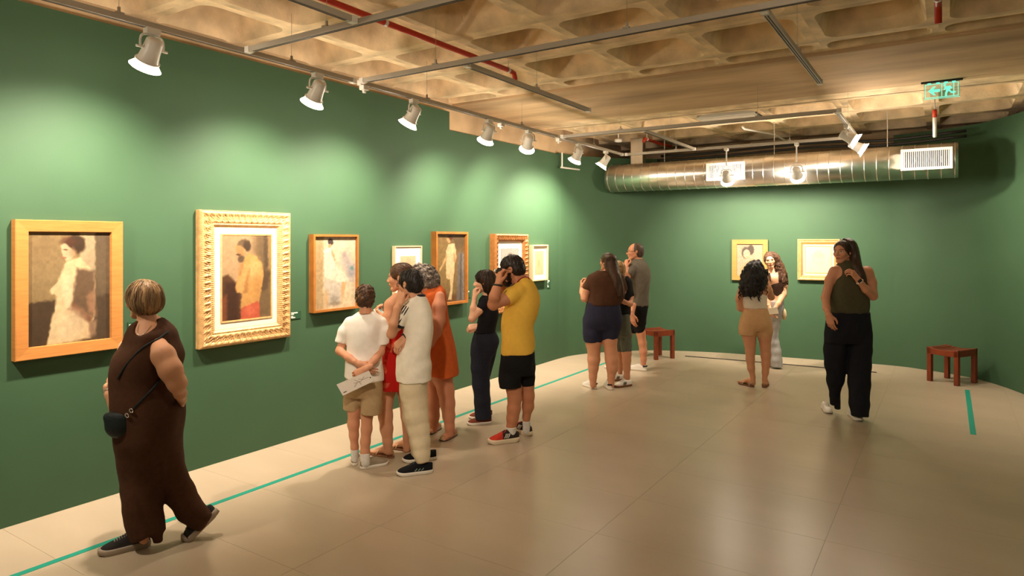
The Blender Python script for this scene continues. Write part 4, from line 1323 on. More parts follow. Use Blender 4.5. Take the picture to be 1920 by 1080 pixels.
class Person:
    def __init__(s, D, skin, label, fine=True):
        s.D, s.label, s.fine = D, label, fine
        s.skin = np.array(lin(np.array(skin) / 255.0))
        s.vox = 0.0075 if D < 5.3 else (0.0085 if D < 7 else 0.0105)
        s.layers = {}          # clothing: name -> dict
        s.sk = []              # body prims
        s.extra = []           # joined into the body mesh: (P, Q, C)
        s.parts = []           # finished child meshes (name, P, Q, mat, sub)
        s.feet = []
        s.sub = []
    # --- picture coordinates on the person's own depth, w metres behind (+) or before (-) it
    def pt(s, u, v, w=0.0):
        k = (s.D + w) / FOC
        return np.array([(u - 960) * k, s.D + w, (VH - v) * k])
    def px(s, r, w=0.0):
        return r * (s.D + w) / FOC
    def layer(s, name, material, vox=None, disp=None):
        s.layers[name] = dict(prims=[], mat=material, vox=vox or s.vox, disp=disp)
        return name
    def put(s, name, p, k=0.015, op='add'):
        if name == 'skin': s.sk.append((p, k, op))
        else: s.layers[name]['prims'].append((p, k, op))
    def chain(s, name, pts, k=0.02, cap0=False, cap1=False, under=None):
        """pts: (u, v, r px, w)"""
        Q = [(s.pt(u, v, w), s.px(r, w)) for u, v, r, w in pts]
        clip = None
        if cap1:
            nn = Q[-1][0] - Q[-2][0]
            clip = (Q[-1][0], nn / np.linalg.norm(nn))
        for i in range(len(Q) - 1):
            (a, ra), (b, rb) = Q[i], Q[i + 1]
            s.put(name, Cone(a, ra, b, rb, cap0 and i == 0, False, clip), k)
            if under is not None:
                c2 = None if clip is None else (clip[0] - clip[1] * 0.012, clip[1])
                s.put('skin', Cone(a, max(ra - under, 0.02), b, max(rb - under, 0.02), clip=c2), 0.02)
    def limb(s, name, rows, w0=0.0, w1=0.0, k=0.02, cap0=False, cap1=False, under=None):
        """rows: (v, uL, uR)"""
        n = len(rows) - 1
        s.chain(name, [((l + r) / 2, v, (r - l) / 2, w0 + (w1 - w0) * i / n) for i, (v, l, r) in enumerate(rows)], k, cap0, cap1, under)
    def loft(s, name, rows, k=0.02, under=0.016, ex=2.3, off=0.0):
        """rows: (v, uL, uR, depth half m, w)"""
        R = []
        for v, l, r, b, w in rows:
            p = s.pt((l + r) / 2, v, w)
            R.append((p[2], p[0], p[1], s.px((r - l) / 2, w), b))
        R.sort()
        s.put(name, Loft(R, off, ex), k)
        if under is not None:
            s.put('skin', Loft(R, -under, ex), 0.03)
    def add(s, P, Q, col):
        C = np.ones((len(P), 3)) * col if np.ndim(col) == 1 else col
        s.extra.append((P, Q, C))
    def head(s, u, vtop, vchin, w, yaw, pitch=0, roll=0, male=False, lips=(150, 70, 60), hair=(30, 22, 16), neck=None, wid=1.0, brow=0.85):
        """vtop: crown of the skull (without hair)"""
        hgt = (vchin - vtop) * (s.D + w) / FOC
        s.hs = hgt / 0.224
        s.hR = rot_axes(yaw, pitch, roll)
        s.hC = s.pt(u, (vtop + vchin) / 2, w)
        P, Q = head_mesh(male, s.fine)
        C = face_colors(P, s.skin, lin(np.array(hair) / 255.0), lin(np.array(lips) / 255.0), brow)
        s.add(s.H(P), Q, C)
        if neck:
            a = s.H(np.array([[0, -0.026, -0.055]]))[0]
            b = s.pt(*neck[:2], neck[3] if len(neck) > 3 else 0)
            s.put('skin', Cone(a, 0.047 * s.hs * (1.08 if male else 1), b, s.px(neck[2])), 0.03)
    def H(s, P):
        return (np.asarray(P, float) * s.hs) @ s.hR.T + s.hC
    def hand(s, p, d, n, pose='relax', side=1, sc=1.0):
        """p wrist (camera coords), d finger direction, n back-of-hand normal"""
        d = np.asarray(d, float); d /= np.linalg.norm(d)
        n = np.asarray(n, float); n = n - d * (n @ d); n /= np.linalg.norm(n)
        y = np.cross(n, d) * side
        P, Q = hand_mesh(pose, s.fine)
        P2 = P.copy() * sc
        W_ = P2[:, :1] * d + P2[:, 1:2] * y + P2[:, 2:3] * n + np.asarray(p)
        s.add(W_, Q if side > 0 else Q[:, ::-1], s.skin)
    def part(s, name, P, Q, material, sub=None, smooth=True):
        s.parts.append((name, np.asarray(P, float), Q, material, sub, smooth))
    def hpart(s, name, prims, material, vox=0.006, disp=None, more=None, locks=0, llen=0.09, lr=0.0022, curl=0.0, seed=1, crown=(0, -0.045, 0.12)):
        """part modelled in head coordinates; locks: strands combed over its surface"""
        P, Q = field_mesh(prims, vox, disp)
        if locks:
            P2, Q2 = comb(P, Q, locks, llen, lr, curl, seed, crown)
            Q = np.concatenate([Q, Q2 + len(P)]); P = np.concatenate([P, P2])
        P = s.H(P)
        if more:
            for P2, Q2 in more:
                Q = np.concatenate([Q, Q2 + len(P)]); P = np.concatenate([P, P2])
        s.part(name, P, Q, material)
    def floor_pt(s, u, v):
        k = HC / (v - VH)
        return np.array([(u - 960) * k, FOC * k, -HC])
    def shoe(s, heel, ang, kind, mats, length=0.26, pitch=0.0, lift=0.0, extra=None, name='shoe', roll=0.0, wsc=1.0):
        """heel: floor point (camera coords) or (u,v) of the heel on the floor; ang: direction of the toe, degrees, 0 = picture right, 90 = away"""
        if len(heel) == 2: heel = s.floor_pt(*heel)
        a = math.radians(ang)
        ux = np.array([math.cos(a), math.sin(a), 0]); uy = np.array([-math.sin(a), math.cos(a), 0]); uz = np.array([0, 0, 1.0])
        sc = length / 0.27
        parts = shoe_parts(kind)
        if extra: parts.update(extra)
        pname = lambda q: q.split('#')[0]
        res = {}
        for nm, (v, f) in parts.items():
            q = np.asarray(v, float) * sc
            q[:, 1] *= wsc
            if pitch:
                c, sn = math.cos(pitch), math.sin(pitch)
                x0 = 0.80 * length
                x, z = q[:, 0] - x0, q[:, 2]
                back = x < 0
                q[:, 0] = np.where(back, x0 + x * c + z * sn, q[:, 0])
                q[:, 2] = np.where(back, -x * sn + z * c, q[:, 2])
            res[nm] = q[:, :1] * ux + q[:, 1:2] * uy + q[:, 2:3] * uz + heel + np.array([0, 0, lift])
        s.feet.append(heel + ux * length / 2)
        s.sub.append((name, [(pname(nm), res[nm], parts[nm][1], mats.get(pname(nm), mats['upper'])) for nm in parts]))
        s.last_shoe = (heel, ux, uy, sc)
    def barefoot(s, heel, ang, length=0.24, h=0.075):
        if len(heel) == 2: heel = s.floor_pt(*heel)
        a = math.radians(ang)
        ux = np.array([math.cos(a), math.sin(a), 0]); uy = np.array([-math.sin(a), math.cos(a), 0])
        q = lambda x, y, z: heel + ux * x * length + uy * y + np.array([0, 0, z])
        s.put('skin', Cone(q(0.12, 0, 0.038), 0.028, q(0.30, 0, 0.055), 0.033), 0.015)
        s.put('skin', Cone(q(0.30, 0, 0.055), 0.032, q(0.68, 0, 0.030), 0.022), 0.015)
        s.put('skin', Cone(q(0.66, 0.022, 0.027), 0.016, q(0.68, -0.022, 0.026), 0.014), 0.012)
        for i in range(5):
            y = 0.030 - 0.0145 * i
            s.put('skin', Cone(q(0.68, y, 0.026), 0.010, q(0.96 - 0.035 * i, y * 1.1, 0.022), 0.0085 - 0.0006 * i + (0.003 if i == 0 else 0)), 0.006)
    def build(s, lift=0.0):
        feet = np.mean([p for p in s.feet], 0) if s.feet else s.pt(960, 800)
        base = c2w(np.array([feet[0], feet[1], -HC]))
        P, Q = field_mesh(s.sk, s.vox)
        P = relax(P, Q, 1)
        C = np.ones((len(P), 3)) * s.skin
        for P2, Q2, C2 in s.extra:
            Q = np.concatenate([Q, Q2 + len(P)]); P = np.concatenate([P, P2]); C = np.concatenate([C, C2])
        root = mesh_obj('person', c2w(P) - base, Q, skin_mat(), None, True, cols=C, loc=base)
        for nm, L in s.layers.items():
            if not L['prims']: continue
            P, Q = field_mesh(L['prims'], L['vox'], L['disp'])
            P = relax(P, Q, 1)
            mesh_obj(nm, c2w(P) - base, Q, L['mat'], root, True)
        for nm, P, Q, m, sub, sm in s.parts:
            Qa = Q if isinstance(Q, np.ndarray) else [tuple(q) for q in Q]
            mesh_obj(nm, c2w(P) - base, Qa, m, root, sm)
        for nm, L in s.sub:
            first = None
            for pn, P, F, m in L:
                if pn == 'upper' or (first is None and pn == 'sole' and not any(x[0] == 'upper' for x in L)):
                    first = mesh_obj(nm, c2w(P) - base, F, m, root, True)
            for pn, P, F, m in L:
                if first.data.name.split('.')[0] and ((pn == 'upper') or (pn == 'sole' and not any(x[0] == 'upper' for x in L))):
                    continue
                mesh_obj(pn, c2w(P) - base, F, m, first, True)
        tag(root, s.label, 'person')
        return root

def folds(amp=0.004, seed=0, vert=1.0, sc=1.0):
    r = np.random.default_rng(seed)
    K = []
    for _ in range(6):
        d = r.normal(size=3)
        d[2] *= 0.45 / vert
        d /= np.linalg.norm(d)
        K.append((d * r.uniform(22, 60) * sc, r.uniform(0, 6.28), r.uniform(0.4, 1.0)))
    def fn(X, Y, Z):
        o = 0
        for d, ph, a in K:
            o = o + a * np.sin(X * d[0] + Y * d[1] + Z * d[2] + ph + 1.5 * np.sin(Z * 9 + ph))
        return o * amp / 2.2
    return fn

def strandy(amp=0.003, freq=150, seed=0):
    """grooves around the head axis for combed hair (head coordinates)"""
    r = np.random.default_rng(seed)
    ph = r.uniform(0, 6.28, 3)
    def fn(X, Y, Z):
        t = np.arctan2(X, Y)
        return amp * (np.sin(t * 23 + ph[0] + 6 * Z) + 0.6 * np.sin(t * 41 + ph[1] - 9 * Z) + 0.5 * np.sin(t * 13 + Z * 30 + ph[2])) / 2
    return fn

def curly(amp=0.006, sc=1.0, seed=0):
    r = np.random.default_rng(seed)
    K = [(r.normal(size=3) * 70 * sc, r.uniform(0, 6.28)) for _ in range(7)]
    def fn(X, Y, Z):
        o = 0
        for d, ph in K:
            o = o + np.sin(X * d[0] + Y * d[1] + Z * d[2] + ph)
        return o * amp / 3
    return fn

def strands(paths, r=0.0035, n=5):
    mb = MB()
    for p in paths:
        k = len(p)
        mb.tube(p, [r * min(1, (k - 1 - i) / (k * 0.35) + 0.25) for i in range(k)], n, cap=False)
    P = np.array(mb.v)
    Q = np.array([list(f) if len(f) == 4 else [f[0], f[1], f[2], f[3]] for f in mb.f if len(f) == 4])
    return P, Q

def comb(P, Q, n, length, r, curl, seed, crown, down=0.5):
    from mathutils.bvhtree import BVHTree
    bv = BVHTree.FromPolygons([tuple(p) for p in P], [tuple(int(i) for i in q) for q in Q])
    g = np.random.default_rng(seed)
    ids = g.choice(len(P), size=min(n, len(P)), replace=False)
    crown = np.array(crown)
    paths = []
    for i in ids:
        p = P[i]
        co, no, fi, ds = bv.find_nearest(Vector(p))
        if no is None or Vector(co).z < -0.2: continue
        q = []
        L = length * g.uniform(0.5, 1.2)
        steps = 9
        ph = g.uniform(0, 6.28)
        jit = g.normal(size=3) * 0.35
        h = g.uniform(0.2, 1.0) * r
        for k in range(steps):
            q.append(tuple(np.array(co) + np.array(no) * h))
            d = np.array(co) - crown
            d /= np.linalg.norm(d) + 1e-9
            d = d + np.array([0, 0, -down]) + jit * (0.25 if not curl else 0.6)
            if curl:
                d = d + curl * np.array([math.sin(ph + k * 1.7), math.cos(ph + k * 1.3), math.sin(ph * 2 + k * 2.1)])
            nn = np.array(no)
            d = d - nn * (d @ nn)
            d /= np.linalg.norm(d) + 1e-9
            t = np.array(co) + d * L / steps
            c2, n2, f2, d2 = bv.find_nearest(Vector(t))
            if c2 is None or n2 is None or np.linalg.norm(np.array(c2) - t) > 0.02 or Vector(n2).dot(Vector(no)) < 0.3: break
            co, no = c2, n2
        if len(q) > 3:
            paths.append(q)
    return strands(paths, r, 4)

def cap_prims(front=0.052, side=0.0, grow=0.010, back=-0.075, ear=True, low=None):
    """short-hair cap around the skull: front = height of the forehead hairline"""
    A = [(Ell((0, -0.014, 0.032), (0.073 + grow, 0.094 + grow, 0.079 + grow)), 0.0, 'add'),
         (Ell((0, -0.045, -0.015), (0.066 + grow * 0.8, 0.064 + grow, 0.070)), 0.02, 'add')]
    A += [(Ell((0, 0.115, front - 0.115), (0.082, 0.085, 0.115)), 0.012, 'sub'),
          (Half((0, 0, back), (0, 0.45, -1)), 0, 'cut')]
    if ear:
        for sg in (1, -1):
            A.append((Ell((sg * 0.082, 0.004, -0.016), (0.016, 0.030, 0.044)), 0.008, 'sub'))
    return A
# ================================================================== THE VISITORS
def surf_w(s, names, u, v, lift=0.004):
    """depth offset of the near surface of layers along the line of sight"""
    best = None
    ws = np.arange(-0.45, 0.35, 0.002)
    P = np.array([s.pt(u, v, w) for w in ws]).astype(np.float32)
    for nm in names:
        prims = s.sk if nm == 'skin' else s.layers[nm]['prims']
        for p, k, op in prims:
            if op != 'add': continue
            d = np.asarray(p.d(P[None, None, :, 0], P[None, None, :, 1], P[None, None, :, 2])).reshape(-1)
            i = np.argmax(d < 0) if (d < 0).any() else -1
            if i >= 0:
                w = ws[i]
                best = w if best is None else min(best, w)
    return (0.0 if best is None else best) - lift

def line_on(s, names, pts, r, n=6, lift=0.003, sub=6):
    q = catmull([np.array(p, float) for p in pts], sub)
    P = [tuple(s.pt(u, v, surf_w(s, names, u, v, lift))) for u, v in q]
    Pn = np.array(P)
    for _ in range(3):
        Pn[1:-1, 1] = 0.25 * Pn[:-2, 1] + 0.5 * Pn[1:-1, 1] + 0.25 * Pn[2:, 1]
    mb = MB().tube([tuple(p) for p in Pn], r, n)
    return np.array(mb.v), mb.f

def ring_at(p, axis, R, r, n=20, m=8, flat=1.0):
    axis = np.asarray(axis, float) / np.linalg.norm(axis)
    a = np.cross(axis, [0.3, 0.9, 0.2]); a /= np.linalg.norm(a)
    b = np.cross(axis, a)
    v, f = [], []
    for i in range(n):
        t = 2 * PI * i / n
        c = np.asarray(p) + R * (a * math.cos(t) + b * math.sin(t))
        e = a * math.cos(t) + b * math.sin(t)
        for j in range(m):
            q = 2 * PI * j / m
            v.append(c + e * r * math.cos(q) + axis * r * flat * math.sin(q))
    for i in range(n):
        for j in range(m):
            f.append((i * m + j, ((i + 1) % n) * m + j, ((i + 1) % n) * m + (j + 1) % m, i * m + (j + 1) % m))
    return np.array(v), np.array(f)

def glasses(s, M_G):
    mb = MB()
    for sg in (1, -1):
        t = np.linspace(0, 2 * PI, 17)
        mb.tube([(sg * 0.033 + 0.021 * math.cos(a), 0.103 - 0.10 * abs(math.cos(a) * 0.021 + sg * 0 + 0.033) ** 1.2, 0.004 + 0.015 * math.sin(a)) for a in t], 0.0022, 5)
        mb.tube([(sg * 0.054, 0.097, 0.008), (sg * 0.072, 0.070, 0.009), (sg * 0.079, 0.01, 0.008), (sg * 0.078, -0.015, -0.004)], 0.0022, 5)
    mb.tube([(-0.012, 0.104, 0.007), (0, 0.108, 0.009), (0.012, 0.104, 0.007)], 0.0022, 5)
    s.part('glasses', s.H(np.array(mb.v)), mb.f, M_G)

def curls(s, rows, n, seed, rad=0.010, length=(0.10, 0.22), r=0.0045, turns=26):
    """hanging ringlets around a hair mass given by picture rows (v, uL, uR, b, w)"""
    g = np.random.default_rng(seed)
    paths = []
    for i in range(n):
        j = g.uniform(0, len(rows) - 1.6)
        a, t = rows[int(j)], j - int(j)
        b = rows[int(j) + 1]
        v, l, rr, bb, w = [x * (1 - t) + y * t for x, y in zip(a, b)]
        th = g.uniform(0, 2 * PI)
        c = s.pt((l + rr) / 2, v, w)
        A = s.px((rr - l) / 2) * 0.98
        p = c + np.array([A * math.cos(th), bb * 0.98 * math.sin(th), 0])
        L = g.uniform(*length)
        ph = g.uniform(0, 6.28)
        q = []
        nseg = 26
        tw = g.uniform(0.7, 1.2) * turns
        for k in range(nseg):
            z = L * k / (nseg - 1)
            e = rad * (0.6 + 0.4 * math.sin(k))
            q.append((p[0] + rad * math.cos(ph + tw * z * 4) + A * 0.10 * math.cos(th) * z / L, p[1] + rad * math.sin(ph + tw * z * 4) + bb * 0.1 * math.sin(th) * z / L, p[2] - z))
        paths.append(q)
    return strands(paths, r)

def stripes_side(n=3, x0=0.40, dx=0.055, z0=0.028, z1=0.062):
    out = {}
    for k in range(n):
        x = (x0 + dx * k) * 0.27
        for sg in (1, -1):
            mb = MB()
            y0 = 0.0375 * sg; y1 = 0.030 * sg
            mb.tube([(x + 0.018, y0 * 1.02, z0), (x + 0.006, y0 * 0.98, (z0 + z1) / 2), (x, y1, z1)], 0.0038, 5)
            out['stripe#%d%d' % (k, sg)] = (np.array(mb.v), mb.f)
    return out

def heel_tab():
    mb = MB()
    mb.tube([(0.045, -0.030, 0.060), (0.012, -0.020, 0.066), (0.002, 0, 0.066), (0.012, 0.020, 0.066), (0.045, 0.030, 0.060)], 0.010, 6)
    return {'heel_tab': (np.array(mb.v), mb.f)}

M_WHSOLE = mat('white_rubber', rgb(226, 216, 200), 0.6)
M_WHLEA = mat('white_leather', rgb(226, 218, 206), 0.5)
M_BLKFAB = cloth_mat('black_shoe_fabric', rgb(24, 24, 26))
M_BLKSTR = mat('black_trim', rgb(22, 20, 20), 0.6)
M_SILV = mat('silver_metal', rgb(210, 205, 198), 0.25, metal=1.0)
M_GLS = mat('dark_glasses_frame', rgb(30, 22, 18), 0.3)
M_SOCK = cloth_mat('white_sock', rgb(220, 214, 204))

# ------------------------------------------------------------------ 1: woman in brown walking past the oak frame
s = Person(3.69, (206, 150, 114), 'person in a long brown sleeveless outfit walking left, hand in a black bag')
s.layer('dress', cloth_mat('brown_knit', rgb(72, 45, 29), 0.14, 40, bump=0.2, bscale=420), vox=0.007, disp=folds(0.006, 3, 3.0, 0.7))
rows1 = [(598, 262, 304, .060, 0), (606, 252, 313, .090, 0), (618, 246, 323, .125, 0), (640, 238, 330, .150, 0), (667, 222, 337, .165, 0), (690, 217, 333, .170, 0), (722, 217, 327, .170, 0),
         (745, 215, 335, .172, 0), (770, 218, 339, .175, 0), (800, 221, 337, .172, 0), (822, 222, 332, .168, 0), (850, 226, 333, .150, .01), (875, 229, 330, .125, .01), (895, 233, 318, .09, .01), (910, 240, 300, .06, .01)]
s.loft('dress', rows1)
s.limb('dress', [(800, 224, 300), (860, 228, 300), (920, 234, 301), (947, 237, 301), (974, 241, 302), (994, 246, 304), (1004, 250, 306)], -0.02, -0.04, k=0.022, cap1=True, under=0.03)
s.chain('dress', [(292, 975, 10, -.03), (296, 1016, 8, -.02)], 0.03, cap1=True)
s.chain('dress', [(296, 800, 40, .02), (310, 860, 31, .03), (318, 892, 28, .04), (335, 925, 25, .06), (354, 955, 23, .08), (372, 968, 19, .09), (386, 978, 16, .09)], 0.022, cap1=True, under=0.03)
s.put('dress', Ell(s.pt(271, 609, -.09), (s.px(19), .085, s.px(21))), 0.008, 'sub')
s.chain('skin', [(298, 648, 15, -.10), (306, 666, 20.5, -.15), (320, 694, 20.5, -.17), (332, 719, 16.5, -.16), (338, 738, 10.5, -.10), (341, 749, 8.5, .0)], 0.02)
s.chain('skin', [(235, 650, 12, .13), (222, 690, 11.5, .10), (213, 715, 10.5, .0), (206, 738, 8.5, -.08)], 0.02)
s.hand(s.pt(341, 749, .0), (-.5, .9, -.4), (1, .4, .3), 'relax', 1, 0.92)
s.hand(s.pt(205, 740, -.09), (.28, -.15, -1), (-.8, -.6, 0), 'hold', -1, 0.95)
s.head(267, 529, 597, 0, -116, 4, 0, lips=(170, 90, 80), hair=(70, 48, 34), neck=(281, 624, 21))
s.chain('skin', [(281, 612, 19, 0), (270, 636, 24, 0), (290, 640, 24, 0)], 0.03)
hp = [(Ell((0, -0.020, 0.030), (0.094, 0.116, 0.098)), 0, 'add'), (Ell((0, -0.046, -0.018), (0.092, 0.090, 0.075)), 0.03, 'add'),
      (Ell((0, 0.150, -0.060), (0.105, 0.118, 0.125)), 0.014, 'sub'), (Ell((0, 0.10, -0.13), (0.14, 0.12, 0.075)), 0.02, 'sub'), (Half((0, 0, -0.082), (0, 0.10, -1)), 0, 'cut')]
s.hpart('hair', hp, hair_mat('ash_blond_hair', rgb(58, 42, 30), rgb(190, 152, 108), sc=20, stretch=(1, 1, 0.25), bump=0.6), 0.005, strandy(0.0035, seed=1), locks=420, llen=0.14, lr=0.0030)
mS = {'upper': cloth_mat('charcoal_knit_shoe', rgb(52, 48, 46)), 'sole': mat('grey_rubber', rgb(172, 156, 138), 0.6), 'laces': mat('grey_lace', rgb(150, 142, 132), 0.8)}
s.shoe((283, 1022), 211, 'runner', mS, 0.252)
s.chain('skin', [(272, 985, 9, -.04), (271, 1004, 8.5, -.05), (270, 1012, 8.5, -.05)], 0.01)
s.shoe(np.array([-1.640, 3.862, -HC]), 205, 'runner', mS, 0.252, pitch=0.72)
s.chain('skin', [(368, 962, 10, .10), (390, 972, 9, .12)], 0.01)
for (pts, nm) in (([(315, 624), (295, 636), (272, 650), (252, 668), (234, 688), (222, 706)], 'bag_strap'), ([(318, 672), (310, 700), (286, 728), (262, 754), (246, 771)], 'bag_strap')):
    pass
v_, f_ = line_on(s, ['skin'], [(262, 606), (258, 620), (261, 630), (272, 624), (284, 610)], 0.0016, 5)
s.part('necklace', v_, f_, M_SILV)
for dv in (0, 4.5):
    v_, f_ = ring_at(s.pt(206.5 - dv * .2, 735 - dv, -.075), (.25, -.2, -1), 0.034, 0.0035)
    s.part('bracelet', v_, f_, M_SILV)
straps1 = [line_on(s, ['dress', 'skin'], [(315, 622), (296, 636), (272, 649), (252, 667), (235, 687), (221, 710)], 0.006, 6),
           line_on(s, ['dress'], [(312, 694), (296, 718), (272, 744), (247, 770)], 0.006, 6)]
root1 = s.build()
# her bag
bagM = cloth_mat('black_green_leather', rgb(30, 36, 36), 0.15, 20, bump=0.3, bscale=90, rough=0.55)
s.layer('bagtmp', bagM)
bp = s.pt(221, 797, -.15)
k = s.D / FOC
prims = [(Ell(bp + np.array([0, 0, -.002]), (23 * k, .042, 23 * k)), 0, 'add'), (Cone(bp + np.array([-19 * k, .0, 16 * k]), .016, bp + np.array([19 * k, .0, 16 * k]), .016), 0.04, 'add'),
         (Half(bp + np.array([0, 0, 24 * k]), (0, 0, 1)), 0, 'cut')]
P, Q = field_mesh(prims, 0.006)
base = c2w(bp)
bag = mesh_obj('handbag', c2w(P) - base, Q, bagM, None, True, loc=base)
for v_, f_ in straps1:
    mesh_obj('strap', c2w(v_) - base, f_, bagM, bag, True)
for (u, v) in ((238, 779), (246, 770)):
    v_, f_ = ring_at(s.pt(u, v, -.185), (.3, 1, .2), 0.011, 0.003)
    mesh_obj('clasp_ring', c2w(v_) - base, f_, M_SILV, bag, True)
tag(bag, 'small black crossbody bag held by the person in brown', 'bag')

# ------------------------------------------------------------------ 2: boy in white tee with hands behind his back
s = Person(4.98, (202, 142, 108), 'person in white tee and beige shorts seen from behind, holding a leaflet')
s.layer('tee', cloth_mat('white_cotton', rgb(240, 232, 220), 0.05), vox=0.007, disp=folds(0.005, 5, 1.0))
s.loft('tee', [(583, 675, 699, .045, 0), (589, 665, 709, .070, 0), (597, 654, 717, .088, 0), (612, 649, 720, .105, 0), (640, 650, 716, .110, 0), (660, 649, 716, .110, 0), (682, 648, 717, .118, 0), (700, 647.5, 718.5, .124, 0), (713, 648, 719, .126, 0)])
s.chain('tee', [(656, 604, 11, 0), (647, 622, 12, 0), (641, 642, 12.5, 0)], cap1=True)
s.chain('tee', [(713, 604, 11, 0), (718, 622, 12, 0), (718, 644, 12.5, 0)], cap1=True)
s.put('tee', Half(s.pt(684, 712.5, 0), (-0.22, 0, -1)), 0, 'cut')
s.chain('skin', [(654, 608, 8.5, 0), (643, 640, 8.2, 0), (637, 658, 7.4, -.03), (654, 671, 6.6, -.11), (672, 682, 5.4, -.15)])
s.chain('skin', [(716, 608, 8.5, 0), (717, 640, 8.2, 0), (713, 660, 7.4, -.03), (702, 676, 6.6, -.12), (688, 690, 5.4, -.165)])
s.hand(s.pt(674, 683, -.155), (1, -.1, -.55), (0.2, -1, 0), 'relax', 1, 0.82)
s.hand(s.pt(686, 692, -.17), (-1, -.1, -.52), (0.1, -1, 0.4), 'hold', -1, 0.85)
s.layer('shorts', cloth_mat('beige_cotton', rgb(176, 148, 110), 0.08), vox=0.007, disp=folds(0.004, 8, 1.6))
s.loft('shorts', [(704, 650, 717, .108, 0), (726, 647, 718, .110, 0), (744, 647, 717, .074, 0)])
s.limb('shorts', [(730, 646, 682), (750, 644, 678), (768, 643, 675)], .02, .03, cap1=True)
s.limb('shorts', [(730, 680, 717), (755, 678, 717), (776, 676, 716)], 0, -.01, cap1=True)
s.limb('skin', [(735, 652, 680), (770, 652, 675), (795, 652, 673.5), (816, 655, 672), (838, 658, 672), (856, 660, 671)], .02, .05)
s.limb('skin', [(735, 682, 710), (778, 677, 699), (804, 677.5, 697.5), (828, 676, 694), (848, 676, 693), (862, 677, 693)], 0, -.02)
s.layer('sock', M_SOCK, vox=0.006)
s.limb('sock', [(841, 657.2, 672.8), (862, 659, 672)], .045, .05, cap0=True)
s.layers['sock_b'] = None; del s.layers['sock_b']
s.layer('sock.001', M_SOCK, vox=0.006)
s.limb('sock.001', [(849, 675, 693.8), (868, 676, 694)], -.02, -.025, cap0=True)
s.head(684, 536, 583, 0, -162, 8, 0, hair=(60, 40, 26), neck=(686, 590, 13), male=False)
s.hpart('hair', cap_prims(0.062, grow=0.011, back=-0.070), hair_mat('brown_curly_crop', rgb(58, 38, 25), rgb(104, 72, 48), sc=30, stretch=(1, 1, 1), bump=0.8), 0.0055, curly(0.006, 1.0, 2), locks=420, llen=0.035, lr=0.0034, curl=1.2)
mS = {'upper': cloth_mat('grey_beige_canvas', rgb(150, 134, 112)), 'sole': M_WHSOLE}
s.shoe((664, 874), 100, 'slip', mS, 0.225)
s.shoe((675, 880), 35, 'slip', mS, 0.228)
s.build()
# leaflet
def card(name, corners, w, thick, mats, label, cat, s, ws=None):
    """thin sheet through four picture points (tl, tr, br, bl) at depth offsets ws"""
    ws = ws or [w] * 4
    C = [s.pt(u, v, ww) for (u, v), ww in zip(corners, ws)]
    n = np.cross(C[1] - C[0], C[3] - C[0]); n /= np.linalg.norm(n)
    if n[1] > 0: n = -n
    V = [c + n * thick / 2 for c in C] + [c - n * thick / 2 for c in C]
    base = c2w(np.mean(C, 0))
    F = [(0, 1, 2, 3), (7, 6, 5, 4), (0, 4, 5, 1), (1, 5, 6, 2), (2, 6, 7, 3), (3, 7, 4, 0)]
    o = mesh_obj(name, c2w(np.array(V)) - base, F, mats, None, loc=base)
    tag(o, label, cat)
    def on(a, b, lift=0.0008):
        return C[0] * (1 - a) * (1 - b) + C[1] * a * (1 - b) + C[2] * a * b + C[3] * (1 - a) * b + n * (thick / 2 + lift)
    return o, on, base
leaf, on, base = card('leaflet', [(631, 721), (691.5, 695), (702, 714), (643, 742)], -.20, 0.002, mat('leaflet_paper', rgb(226, 214, 200), 0.6), 'white printed leaflet held behind the back of the person in white tee', 'leaflet', s)
def inked(pts, r, col, parent, on, base):
    mb = MB().tube([tuple(on(a, b)) for a, b in pts], r, 4)
    mesh_obj('print', c2w(np.array(mb.v)) - base, mb.f, col, parent)
M_INK = mat('brown_print', rgb(150, 122, 92), 0.7)
M_INK2 = mat('grey_print', rgb(70, 64, 60), 0.7)
for pts in ([(.42, .75), (.55, .5), (.66, .55), (.8, .3)], [(.5, .2), (.6, .5), (.62, .8)], [(.62, .3), (.72, .48), (.9, .5)], [(.45, .45), (.55, .55)]):
    inked(pts, 0.0014, M_INK, leaf, on, base)
inked([(.93, .58), (.96, .62)], 0.004, M_INK2, leaf, on, base)
inked([(.06, .80), (.16, .80)], 0.003, M_INK2, leaf, on, base)

# ------------------------------------------------------------------ 3: woman in red dress, phone in hand
s = Person(5.24, (206, 148, 112), 'person in a red floral dress looking left over a phone')
MRED = mat('red_floral_fabric', rgb(186, 30, 24), 0.9, col2=rgb(206, 92, 66), nscale=16, bump=0.15, bscale=200, spec=0.2)
nt = MRED.node_tree
for n_ in nt.nodes:
    if n_.type == 'MAP_RANGE':
        n_.inputs['From Min'].default_value = 0.56; n_.inputs['From Max'].default_value = 0.62
s.layer('dress', MRED, disp=folds(0.004, 12, 2.0))
s.loft('dress', [(553, 738, 766, .06, 0), (562, 726, 772, .10, 0), (590, 722, 776, .13, 0), (620, 721, 770, .13, 0), (650, 718, 774, .14, 0), (690, 716, 778, .15, 0), (727, 714, 780, .16, 0)])
s.chain('skin', [(742, 560, 10, -.05), (733, 572, 12, -.08), (729, 592, 10, -.10), (727, 608, 9, -.11), (722, 600, 7, -.10), (719, 595, 6, -.08)])
s.chain('skin', [(760, 562, 11, .10), (745, 590, 9, .16), (735, 612, 8, .15), (722, 598, 6.5, .05)])
s.hand(s.pt(720, 596, -.07), (-.6, .3, .5), (.2, -.5, -.8), 'hold', 1, 0.9)
s.hand(s.pt(722, 598, .04), (-.7, -.2, .6), (.2, .5, -.8), 'hold', -1, 0.9)
s.limb('skin', [(705, 712, 748), (732, 712, 742), (756, 710, 736), (780, 709.5, 736), (804, 713, 736.5), (828, 718, 736), (846, 720, 735)], 0, -.05)
